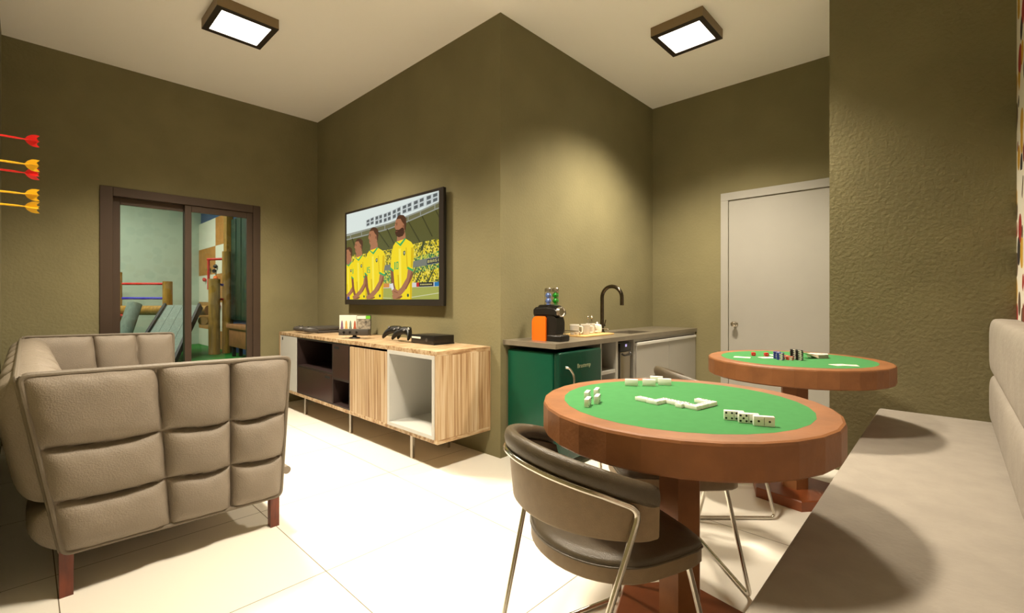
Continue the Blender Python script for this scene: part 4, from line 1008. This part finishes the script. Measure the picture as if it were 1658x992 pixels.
# coffee machine
t = thing('coffee_machine', 'orange and black capsule coffee machine at the left end of the worktop', 'coffee machine', (2.56, 2.05, ZC))
cmx0, cmx1 = 2.50, 2.62
def arch(y0, y1, z1, r):   # rounded-top side profile
    p = [(y1, 0), (y1, z1 - r)] + [(y1 - r + r * math.cos(a), z1 - r + r * math.sin(a)) for a in [PI / 2 * k / 6 for k in range(7)]]
    p += [(y0 + 0.01, z1), (y0, z1 - 0.012), (y0, 0)]
    return p
b = bm_new(); prism(b, arch(2.052, 2.178, 0.172, 0.045), lambda y, z, s: (cmx0 + s, y, ZC + z), 0.012)
for f in b.faces: pass
o = obj('side_panel', b, ORANGE, t, world=True, angle=30); o['label'] = 'orange side panel'
b = bm_new(); prism(b, arch(2.052, 2.178, 0.172, 0.045), lambda y, z, s: (cmx1 - s, y, ZC + z), 0.012); o = obj('side_panel', b, ORANGE, t, world=True, angle=30); o['label'] = 'orange side panel'
b = bm_new(); prism(b, arch(2.045, 2.174, 0.168, 0.045), lambda y, z, s: (cmx0 + 0.012 + s, y, ZC + z + 0.001), 0.096); obj('body', b, BLACKP, t, world=True)
b = bm_new(); prism(b, [(1.985, 0.035), (2.05, 0.035), (2.05, 0.18), (2.0, 0.18), (1.975, 0.165), (1.965, 0.13), (1.967, 0.07)], lambda y, z, s: (cmx0 + 0.014 + s, y, ZC + z), 0.092); obj('front_column', b, BLACKP, t, world=True)
b = bm_new(); box(b, cmx0 + 0.005, cmx1 - 0.005, 1.925, 2.05, ZC, ZC + 0.045, 0.012, 3); tr = obj('drip_tray', b, BLACKP, t, world=True)
b = bm_new()
for k in range(5): box(b, cmx0 + 0.015, cmx1 - 0.015, 1.935 + k * 0.011, 1.941 + k * 0.011, ZC + 0.0445, ZC + 0.047)
obj('grille', b, STEEL, tr, False, world=True)
b = bm_new()
hp = [(2.172, 0.172), (2.18, 0.19), (2.178, 0.218), (2.155, 0.236), (2.05, 0.242), (1.985, 0.234), (1.955, 0.215), (1.95, 0.19), (1.965, 0.174)]
prism(b, hp, lambda y, z, s: (cmx0 + 0.006 + s, y, ZC + z), 0.108)
bmesh.ops.bevel(b, geom=[e for e in b.edges if abs(e.verts[0].co.x - e.verts[1].co.x) < 1e-6], offset=0.012, segments=3, affect='EDGES')
obj('brew_head', b, BLACKP, t, world=True)
b = bm_new(); M = Matrix.Translation((2.545, 1.955, ZC + 0.205)) @ Matrix.Rotation(PI / 2, 4, 'X'); lathe(b, [(0.036, -0.01), (0.036, 0.012), (0.030, 0.016), (0.026, 0.010)], n=28, M=M); obj('spout_ring', b, STEEL, t, world=True)
b = bm_new(); prism(b, [(2.15, 0.238), (2.13, 0.252), (2.03, 0.256), (1.985, 0.246), (1.985, 0.238)], lambda y, z, s: (cmx0 + 0.03 + s, y, ZC + z), 0.06); obj('lever', b, BLACKP, t, world=True)
# capsule tower
tw = thing('capsule_rack', 'chrome capsule tower behind the coffee machine', 'rack', (2.715, 2.165, ZC))
b = bm_new(); lathe(b, [(0.07, 0), (0.072, 0.006), (0.05, 0.012)], n=28); obj('base', b, STEEL, tw)
cols = [(-0.0, 0.036, 'blue', BLUEP, 'left'), (0.0, -0.034, 'green', GREENP, 'right')]
b = bm_new(); tube(b, [(0.045, 0, 0.008), (0.045, 0, 0.36)], 0.005, 8); obj('pole', b, STEEL, tw)
names = ['topmost', 'second from the top', 'third from the top', 'fourth from the top', 'fifth from the top', 'sixth from the top', 'lowest']
for (x, y, cn, m, side) in cols:
    b = bm_new(); lathe(b, [(0.020, 0.347), (0.024, 0.35), (0.024, 0.372), (0.020, 0.376)], x, y, 20); obj('column_cap', b, STEEL, tw)
    b = bm_new()
    for a in (0, 2 * PI / 3, 4 * PI / 3): tube(b, [(x + 0.026 * math.cos(a), y + 0.026 * math.sin(a), 0.008), (x + 0.026 * math.cos(a), y + 0.026 * math.sin(a), 0.37)], 0.0022, 6)
    obj('guide_wire', b, CHROME, tw)
    b = bm_new(); lathe(b, [(0.010, -0.020), (0.018, -0.015), (0.0225, -0.004), (0.0225, 0.003), (0.018, 0.012), (0.013, 0.020)], n=18); c0 = obj('coffee_capsule', b, m)
    for k in range(7):
        c = c0 if k == 0 else dup(c0)
        c.location = (2.715 + x, 2.165 + y, ZC + 0.322 - 0.0415 * k)
        tag(c, '%s coffee capsule, %s in the %s column of the chrome tower' % (cn, names[k], side), 'capsule', 'coffee capsules in the tower')

# tray with glass mugs
t = thing('serving_tray', 'bamboo serving tray with wire handles holding glass mugs', 'tray', (3.15, 2.15, ZC))
b = bm_new(); box(b, -0.215, 0.215, -0.125, 0.125, 0, 0.012, 0.003); obj('board', b, BAMBOO, t)
for sx in (-1, 1):
    b = bm_new(); tube(b, smooth_path([(sx * 0.2, -0.07, 0.01), (sx * 0.205, -0.075, 0.045), (sx * 0.205, 0.075, 0.045), (sx * 0.2, 0.07, 0.01)], 0.015), 0.004, 8); obj('handle', b, STEEL, t)
def mug():
    t = thing('glass_mug', '', 'mug')
    b = bm_new(); lathe(b, [(0.030, 0), (0.034, 0.003), (0.037, 0.03), (0.037, 0.078), (0.034, 0.078), (0.033, 0.03), (0.030, 0.006), (0.002, 0.005)], n=28); obj('bowl', b, MILKY, t)
    b = bm_new(); lathe(b, [(0.0372, 0.074), (0.038, 0.078), (0.0372, 0.082), (0.034, 0.082), (0.034, 0.074)], n=28); obj('rim', b, WHITEP, t)
    b = bm_new(); lathe(b, [(0.029, 0.007), (0.031, 0.012), (0.0322, 0.04), (0.0322, 0.050), (0.002, 0.050)], n=24); obj('filling', b, mat('cream_filling', (206, 190, 158), 0.6), t)
    b = bm_new(); tube(b, smooth_path([(0.035, 0, 0.066), (0.062, 0, 0.066), (0.062, 0, 0.016), (0.034, 0, 0.016)], 0.014), 0.0052, 8); obj('handle', b, WHITEP, t)
    return t
m0 = mug()
for k, (x, y, lb) in enumerate([(2.985, 2.155, 'glass mug with a white handle, leftmost on the tray'), (3.075, 2.115, 'glass mug with a white handle, middle of the three on the tray'),
                                (3.20, 2.15, 'glass mug beside the sugar pot, holding spoons')]):
    o = m0 if k == 0 else dup(m0)
    o.location = (x, y, ZC + 0.012); o.rotation_euler = (0, 0, math.radians(-48)); o['label'] = lb; o['group'] = 'glass mugs on the tray'
for k, (dx, dy, lx, ly) in enumerate([(-0.012, 0.006, -0.018, 0.012), (0.0, -0.006, 0.0, -0.012), (0.014, 0.004, 0.022, 0.006)]):
    b = bm_new(); tube(b, [(3.20 + dx, 2.15 + dy, ZC + 0.064), (3.20 + lx, 2.15 + ly, ZC + 0.135)], 0.0028, 8); 
    lathe(b, [(0.0028, 0), (0.009, 0.010), (0.0095, 0.018), (0.002, 0.026)], n=10, M=Matrix.Translation((3.20 + lx, 2.15 + ly, ZC + 0.130)))
    tag(obj('spoon', b, CHROME), 'small spoon standing in the mug by the sugar pot, %s of three' % ['left', 'middle', 'right'][k], 'spoon', 'spoons in the mug')
t = thing('sugar_pot', 'white lidded sugar pot at the right end of the tray', 'pot', (3.305, 2.155, ZC + 0.012))
b = bm_new(); lathe(b, [(0.028, 0), (0.038, 0.006), (0.041, 0.03), (0.039, 0.052), (0.035, 0.056)], n=28); obj('body', b, WHITEP, t)
b = bm_new(); lathe(b, [(0.038, 0.056), (0.034, 0.066), (0.014, 0.073), (0.006, 0.076), (0.010, 0.084), (0.004, 0.090)], n=28); obj('lid', b, WHITEP, t)

# ------------------------------------------------------------------ bench
bench = thing('upholstered_bench', 'long cream upholstered bench against the right wall', 'bench', (2.2, 0.05, 0))
bx0, bx1 = 0.75, XE - 0.003
b = bm_new(); box(b, bx0, bx1, YF + 0.003, 0.335, 0.33, 0.452, 0.014, 3); obj('seat', b, SUEDE, bench, world=True)
b = bm_new(); box(b, bx0 + 0.01, bx1, YF + 0.003, 0.318, 0.0, 0.33); obj('base', b, SUEDE, bench, False, world=True)
for (z0, z1) in ((0.454, 0.722), (0.728, 1.035)):
    b = bm_new(); yb, yf = YF + 0.003, -0.158
    zc = (z0 + z1) / 2; hz = (z1 - z0) / 2
    sec = [(yb, z0 + 0.004), (yb, z1 - 0.004)]
    N = 14
    for k in range(N + 1):
        a = PI / 2 - PI * k / N
        # superellipse front, plump edges
        yy = yf + 0.006 - 0.05 + 0.05 * (abs(math.cos(a)) ** 0.45); z = zc + hz * (1 if math.sin(a) > 0 else -1) * abs(math.sin(a)) ** 0.45
        sec.append((yy, z))
    xs = [bx0, bx0 + 0.012, bx0 + 0.04, bx0 + 0.5, bx0 + 1.2, bx0 + 2.0, bx1 - 0.05, bx1 - 0.02, bx1 - 0.003]
    loops = []
    for i, x in enumerate(xs):
        k = {0: 0.90, 1: 0.97, len(xs) - 2: 0.985, len(xs) - 1: 0.93}.get(i, 1)
        loops.append([(x, yb + (y - yb) * k, zc + (z - zc) * k) for y, z in sec])
    rings(b, loops); obj('back_cushion', b, SUEDE, bench, world=True, angle=50)

# ------------------------------------------------------------------ round game tables
ZT2, TR, FR_, TT = 0.796, 0.463, 0.391, 0.099
def game_table(loc, label):
    t = thing('game_table', label, 'table', (*loc, 0), group='round game tables')
    n = 30
    circ = lambda r: [(r * math.cos(2 * PI * k / n), r * math.sin(2 * PI * k / n)) for k in range(n)]
    b = bm_new(); outline_stack(b, circ(TR), [(0.03, ZT2 - TT), (0.006, ZT2 - TT), (0.0, ZT2 - TT + 0.006), (0.0, ZT2 - 0.010), (0.003, ZT2 - 0.003), (0.010, ZT2), (TR - FR_, ZT2), (TR - FR_ + 0.001, ZT2 - 0.002), (TR - 0.05, ZT2 - 0.002)])
    obj('rim', b, TABW, t, angle=11)
    b = bm_new(); outline_stack(b, circ(FR_), [(0.0, ZT2 - 0.002), (0.0, ZT2 + 0.0003), (FR_ - 0.02, ZT2 + 0.0003)]); obj('felt_top', b, FELT, t)
    b = bm_new(); hexo = [(0.073 * math.cos(PI / 3 * k + 0.35), 0.073 * math.sin(PI / 3 * k + 0.35)) for k in range(6)]
    outline_stack(b, hexo, [(0, 0.055), (0, ZT2 - TT)]); obj('pedestal', b, TABW, t, False)
    b = bm_new(); octo = [(0.24 * math.cos(PI / 3 * k + 0.35), 0.24 * math.sin(PI / 3 * k + 0.35)) for k in range(6)]
    outline_stack(b, octo, [(0.0, 0), (0, 0.05), (0.006, 0.056)]); obj('foot_plate', b, TABW_DK, t, False)
    return t
T1, T2 = (1.536, 0.671), (3.096, 0.665)
game_table(T1, 'round wooden game table with green felt and dominoes, nearer one')
game_table(T2, 'round wooden game table with green felt, cards and chips, by the white door')

# ------------------------------------------------------------------ chairs
def chair():
    t = thing('dining_chair', '', 'chair')
    # seat outline, front toward +x
    out = [(-0.02 + 0.215 * math.cos(a), 0.243 * math.sin(a)) for a in [PI / 2 + PI * k / 22 for k in range(23)]]
    out += [(0.06, -0.240), (0.13, -0.234), (0.158, -0.224), (0.172, -0.203), (0.182, -0.15), (0.188, -0.07), (0.19, 0), (0.188, 0.07), (0.182, 0.15), (0.172, 0.203), (0.158, 0.224), (0.13, 0.234), (0.06, 0.240)]
    b = bm_new(); outline_stack(b, out, [(0.03, 0.398), (0.008, 0.400), (0.0, 0.408), (0.0, 0.448)]); obj('seat_shell', b, LEATHER_LIT, t, angle=50)
    b = bm_new(); outline_stack(b, out, [(0.002, 0.448), (-0.002, 0.453), (0.0, 0.460), (0.008, 0.467), (0.03, 0.472), (0.09, 0.476), (0.2, 0.477)]); se = obj('seat_cushion', b, LEATHER, t, angle=60)
    b = bm_new(); tube(b, [(x * 1.004, y * 1.004, 0.4485) for x, y in out] + [(out[0][0] * 1.004, out[0][1] * 1.004, 0.4485)], 0.0035, 6); obj('piping', b, LEATHER, se)
    # curved back
    R = 0.281
    def arc(phi, dr, z):
        lean = 0.10 * (z - 0.56)
        return ((-0.005) - (R + dr + lean) * math.cos(phi), (R * 0.985 + dr + lean * 0.5) * math.sin(phi), z)
    PH = 1.43; N = 36
    def zt(phi): return 0.757 - 0.085 * (abs(phi) / PH) ** 1.8
    def zbm(phi): return 0.543 - 0.012 * (abs(phi) / PH) ** 2
    def band(sec, p0=-PH, p1=PH):
        lps = []
        for i in range(N + 1):
            ph = p0 + (p1 - p0) * i / N
            e = min(1, (PH - abs(ph)) / 0.12 + 0.55) if True else 1
            lps.append([arc(ph, dr, z) for dr, z in sec(ph, e)])
        return lps
    def sec_shell(ph, e):
        za, zb2 = zbm(ph), zt(ph) - 0.050
        th = 0.011
        m = (za + zb2) / 2; hh = (zb2 - za) / 2
        hh2 = hh * (0.86 + 0.14 * min(1, (PH - abs(ph)) / 0.10))
        return [(-th, zb2 - 0.0), (-th, m - hh2 + 0.008), (-th * 0.5, m - hh2), (th * 0.5, m - hh2), (th, m - hh2 + 0.008), (th, zb2)]
    b = bm_new(); rings(b, band(sec_shell)); obj('back_shell', b, LEATHER_LIT, t, angle=50)
    def sec_roll(ph, e):
        zc = zt(ph) - 0.030; K = 16
        ro, rz = 0.020 * e, 0.031 * (0.75 + 0.25 * e)
        return [(0.002 + (ro if math.cos(a) > 0 else ro * 1.25) * math.cos(a), zc + rz * math.sin(a)) for a in [2 * PI * k / K for k in range(K)]]
    b = bm_new(); rings(b, band(sec_roll)); obj('back_roll', b, LEATHER, t, angle=60)
    def sec_pad(ph, e):
        za, zb2 = zbm(ph) + 0.01, zt(ph) - 0.05
        m = (za + zb2) / 2; hh = (zb2 - za) / 2
        return [(-0.010, za), (-0.010, zb2), (-0.024, zb2), (-0.034, m + hh * 0.4), (-0.034, m - hh * 0.4), (-0.022, za)]
    b = bm_new(); rings(b, band(sec_pad)); obj('back_pad', b, LEATHER, t, angle=60)
    # tubular frame: hoop behind the back running down into the two rear legs
    pb = 1.2
    hoop = [Vector(arc(ph, 0.020, zt(ph) - 0.060)) for ph in [-pb + 2 * pb * i / 28 for i in range(29)]]
    l_top, r_top = hoop[-1], hoop[0]
    def foot(sx, sy): return Vector((0.205 if sx > 0 else -0.28, (0.25 if sx > 0 else 0.215) * sy, 0.010))
    b = bm_new()
    rf, lf = foot(-1, -1), foot(-1, 1)
    knee = lambda p, s: Vector((-0.170, s * 0.262, 0.43))
    path = [rf, knee(rf, -1)] 
    P = smooth_path([rf, r_top + Vector((0.012, -0.004, -0.012)), hoop[3]], 0.03) + hoop[4:-4] + list(reversed(smooth_path([lf, l_top + Vector((0.012, 0.004, -0.012)), hoop[-4]], 0.03)))
    tube(b, P, 0.0085, 12); obj('back_frame', b, CHROME, t)
    for s in (-1, 1):
        b = bm_new(); tube(b, smooth_path([(0.14, s * 0.185, 0.402), foot(1, s), foot(-1, s)], 0.03), 0.0085, 12); obj('leg', b, CHROME, t)
    b = bm_new(); tube(b, [(0.14, -0.185, 0.402), (0.14, 0.185, 0.402)], 0.007, 10)
    xk = -0.10
    tube(b, [(xk, -0.15, 0.397), (xk, 0.15, 0.397)], 0.007, 10); obj('under_seat_bar', b, CHROME, t)
    return t
c1 = chair(); c1.location = (1.25, 0.776, 0); c1.rotation_euler = (0, 0, math.atan2(-0.39, 0.92))
c1['label'] = 'brown leather chair with chrome legs nearest the camera, before the domino table'; c1['group'] = 'chairs around the game tables'
c2 = dup(c1, (1.885, 0.877, 0), math.atan2(-0.67, -0.74), 'brown leather chair behind the domino table, mostly hidden by its top')
c3 = dup(c1, (2.70, 0.985, 0), math.atan2(-0.68, 0.73), 'brown leather chair drawn up to the card table in front of the greige cabinets')

# ------------------------------------------------------------------ dominoes
DL, DW, DT = 0.047, 0.0245, 0.013
SP = {0: [], 1: [(0, 0)], 2: [(-1, -1), (1, 1)], 3: [(-1, -1), (0, 0), (1, 1)], 4: [(-1, -1), (-1, 1), (1, -1), (1, 1)], 5: [(-1, -1), (-1, 1), (1, -1), (1, 1), (0, 0)],
      6: [(-1, -1), (-1, 0), (-1, 1), (1, -1), (1, 0), (1, 1)]}
zf = ZT2 + 0.0004
def domino(a, c, sc=1.0):
    b = bm_new(); L, W, T = DL * sc, DW * sc, DT * sc
    box(b, -L / 2 + 0.0007, L / 2 - 0.0007, -W / 2 + 0.0005, W / 2 - 0.0005, 0, T, 0.0014, 2)
    for s, n in ((-1, a), (1, c)):
        for (px, py) in SP[n]:
            x, y = s * L / 4 + px * W * 0.27, py * W * 0.27
            lathe(b, [(0.0026 * sc, T - 0.0004), (0.0026 * sc, T + 0.0002)], x, y, 10, mi=1)
    box(b, -0.0005, 0.0005, -W * 0.38, W * 0.38, T - 0.0004, T + 0.00015, mi=1)
    return obj('domino', b, [IVORY, PIP])
def lay(x, y, ang, a, c, label):
    o = domino(a, c); o.location = (x, y, zf); o.rotation_euler = (0, 0, ang); tag(o, label, 'domino', 'dominoes on the green felt')
def stand(x, y, ang, a, c, label, sc=1.0, upright=False):
    """resting on its long edge, pips toward local -y turned by ang (upright: on its short edge)"""
    o = domino(a, c, sc)
    if upright:
        o.rotation_euler = (0, -PI / 2, ang); o.rotation_euler = (Matrix.Rotation(ang, 3, 'Z') @ Matrix.Rotation(-PI / 2, 3, 'Y')).to_euler(); o.location = (x, y, zf + DL * sc / 2)
    else:
        o.rotation_euler = (Matrix.Rotation(ang, 3, 'Z') @ Matrix.Rotation(PI / 2, 3, 'X')).to_euler(); o.location = (x, y, zf + DW * sc / 2)
    tag(o, label, 'domino', 'dominoes on the green felt')
# front trio, pips toward the bench side
fa = math.atan2(-0.90, 0.44)
ux, uy = math.cos(fa), math.sin(fa)
for k, (a, c, w) in enumerate([(4, 5, 'left one, four pips showing'), (5, 2, 'middle one, five pips showing'), (1, 1, 'right one with two single pips')]):
    x, y = 1.405 + (0.292 * 0.037 - 0.957 * 0.016) * k, 0.455 + (-0.957 * 0.037 - 0.292 * 0.016) * k
    stand(x, y, fa, a, c, 'domino standing on edge in the front three, %s' % w, 1.14)
# far group seen from behind
for k, (x, y, ad, w) in enumerate([(1.665, 0.925, 0, 'leftmost of the far group'), (1.71, 0.872, 0, 'second of the far group from the left'), (1.77, 0.835, 0, 'rightmost of the far group'), (1.80, 0.885, 0.0, 'behind the others of the far group')]):
    stand(x, y, fa + PI + ad, 3, 4, 'domino showing its plain back, %s' % w, 1.1)
# left group seen end on
la = 0.42
for k, (x, y, w) in enumerate([(1.255, 0.862, 'front left of the left four'), (1.315, 0.865, 'front right of the left four'), (1.345, 0.925, 'back left of the left four'), (1.408, 0.928, 'back right of the left four')]):
    stand(x, y, la, 2, 6, 'domino seen end on, %s' % w, 1.1)
# the played chain
u = Vector((-0.22, -0.975)); w = Vector((0.985, -0.17))
au, aw = math.atan2(u.y, u.x), math.atan2(w.y, w.x)
p = Vector((1.452, 0.785)); h = DW / 2
chain = []
p1 = p + u * DL / 2; chain.append((p1, au)); p2 = p1 + u * DL; chain.append((p2, au))
e = p2 + u * (DL / 2)
p3 = e - u * h + w * (DL / 2 + h * 0) + w * h; chain.append((p3, aw))
s4 = p3 + w * (DL / 2 - h) + u * h
p4 = s4 + u * DL / 2; chain.append((p4, au))
p5 = p4 + u * (DL / 2 + h) - w * h * 0.5; chain.append((p5, aw))
p6 = p5 + u * (h + DL / 2) + w * h * 0.3; chain.append((p6, au))
p7 = p6 + u * (DL / 2 - h) + w * (h + DL / 2); chain.append((p7, aw))
p8 = p7 + w * DL; chain.append((p8, aw))
p9 = p8 + w * (DL / 2 - h) - u * (h + DL / 2); chain.append((p9, au))
order = ['first at the left end', 'second', 'third, turned away', 'fourth', 'fifth, laid crosswise', 'sixth', 'seventh, at the corner', 'eighth', 'last, at the right end']
vals = [(6, 3), (3, 2), (2, 5), (5, 5), (5, 5), (5, 4), (4, 6), (6, 2), (2, 6)]
for (q, a), n, v in zip(chain, order, vals): lay(q.x, q.y, a, v[0], v[1], 'domino in the winding chain, %s' % n)

# ------------------------------------------------------------------ card table: dice, chips, cards
def die(x, y, ang, label):
    b = bm_new(); s = 0.0105; box(b, -s, s, -s, s, 0, 2 * s, 0.002, 2)
    for (fx, n) in (((0, 0, 1), 2), ((-1, 0, 0), 1), ((0, -1, 0), 3), ((1, 0, 0), 6), ((0, 1, 0), 4)):
        N = Vector(fx); A = N.orthogonal().normalized(); B = N.cross(A)
        for (px, py) in SP[n]:
            c = Vector((0, 0, s)) + N * (s + 0.0001) + (A * px + B * py) * s * 0.5
            M = Matrix.Translation(c) @ N.to_track_quat('Z', 'Y').to_matrix().to_4x4()
            lathe(b, [(0.0017, -0.0003), (0.0017, 0.0001)], n=10, mi=1, M=M)
    o = obj('die', b, [REDP, WHITEP]); o.location = (x, y, zf); o.rotation_euler = (0, 0, ang); tag(o, label, 'die', 'red dice on the card table')
die(3.075, 0.925 - 0.045, 0.6, 'red die on the far side of the card table, left one')
die(3.10, 0.815, 0.75, 'red die on the far side of the card table, right one next to the chips')
def chip(m, m2):
    b = bm_new(); n = 36; r, hh = 0.0195, 0.005
    prof = [(r - 0.001, 0), (r, 0.0006), (r, hh - 0.0006), (r - 0.001, hh)]
    lathe(b, prof, n=n)
    for f in b.faces:
        c = f.calc_center_median()
        if len(f.verts) == 4 and int((math.atan2(c.y, c.x) + PI) / (2 * PI) * n + 0.01) % 12 < 4: f.material_index = 1
    return obj('poker_chip', b, [m, m2])
CH_B = mat('blue_chip', (34, 44, 128), 0.45); CH_R = mat('red_chip', (176, 62, 36), 0.45); CH_K = mat('black_chip', (18, 18, 18), 0.45); CH_W = mat('chip_white', (232, 228, 214), 0.45)
def ordn(k, n):
    if k == 0: return 'lowest'
    if k == n - 1: return 'topmost'
    return ['', 'second', 'third', 'fourth', 'fifth', 'sixth', 'seventh', 'eighth', 'ninth', 'tenth', 'eleventh'][k] + ' from the felt'
for (x, y, n, m, cn, side) in [(3.020, 0.737, 8, CH_B, 'blue', 'left'), (2.972, 0.709, 8, CH_B, 'blue', 'right'), (3.045, 0.700, 4, CH_R, 'red', 'left'), (3.002, 0.668, 4, CH_R, 'red', 'right'),
                               (3.072, 0.663, 11, CH_K, 'black', 'left'), (3.035, 0.628, 11, CH_K, 'black', 'right')]:
    c0 = chip(m, CH_W)
    for k in range(n):
        c = c0 if k == 0 else dup(c0)
        c.location = (x + random.uniform(-0.0008, 0.0008), y + random.uniform(-0.0008, 0.0008), zf + 0.0051 * k); c.rotation_euler = (0, 0, 0.37 * (k % 2) + random.uniform(-0.1, 0.1))
        tag(c, '%s and white poker chip, %s in the %s %s stack' % (cn, ordn(k, n), side, cn), 'poker chip', 'poker chips on the card table')
def card(x, y, z, ang, label, red=True, tilt=(0, 0), pip=3):
    t = thing('playing_card', label, 'playing card', (x, y, z), group='playing cards on the card table')
    b = bm_new(); outl = []
    hw, hl, r = 0.030, 0.044, 0.004
    for sx, sy, a0 in ((1, 1, 0), (-1, 1, PI / 2), (-1, -1, PI), (1, -1, 1.5 * PI)):
        for k in range(4): a = a0 + PI / 2 * k / 3; outl.append((sx * (hw - r) + r * math.cos(a), sy * (hl - r) + r * math.sin(a)))
    prism(b, outl, lambda px, py, s: (px, py, s), 0.0006); obj('card', b, PAPER, t, False)
    b = bm_new()
    for k in range(pip):
        cy = (k - (pip - 1) / 2) * 0.024
        prism(b, [(0, cy - 0.008), (0.006, cy), (0, cy + 0.008), (-0.006, cy)], lambda px, py, s: (px, py, 0.0006 + s), 0.0002)
    obj('pip', b, REDP if red else PIP, t, False)
    t.rotation_euler = (tilt[0], tilt[1], ang)
card(2.945, 0.905, zf, 0.2, 'playing card lying alone at the left of the card table')
card(3.03, 0.79, zf, 0.9, 'playing card lying just left of the blue chips', False)
card(3.20, 0.775, zf, 0.4, 'playing card lying behind the chips, beside the right red die', pip=2)
card(2.955, 0.425, zf, 0.9, 'playing card at the right front of the felt, lower of the pair')
card(2.965, 0.392, zf + 0.0008, 0.35, 'playing card at the right front of the felt, upper of the pair', False)
t = thing('card_deck', 'grey backed deck of cards on the right of the felt', 'card deck', (3.235, 0.575, zf), rotz=-0.7)
b = bm_new(); box(b, -0.032, 0.032, -0.046, 0.046, 0, 0.021, 0.002); obj('stack', b, mat('grey_card_edge', (150, 144, 124), 0.6), t, False)
b = bm_new(); box(b, -0.0315, 0.0315, -0.0455, 0.0455, 0.021, 0.0216); obj('top_card', b, PAPER, t, False)
card(3.175, 0.605, zf + 0.0165, math.radians(42), 'playing card leaning on the left side of the deck', tilt=(0.40, 0.0))
card(3.245, 0.57, zf + 0.0225, 0.2, 'playing card lying askew on top of the deck', pip=2)
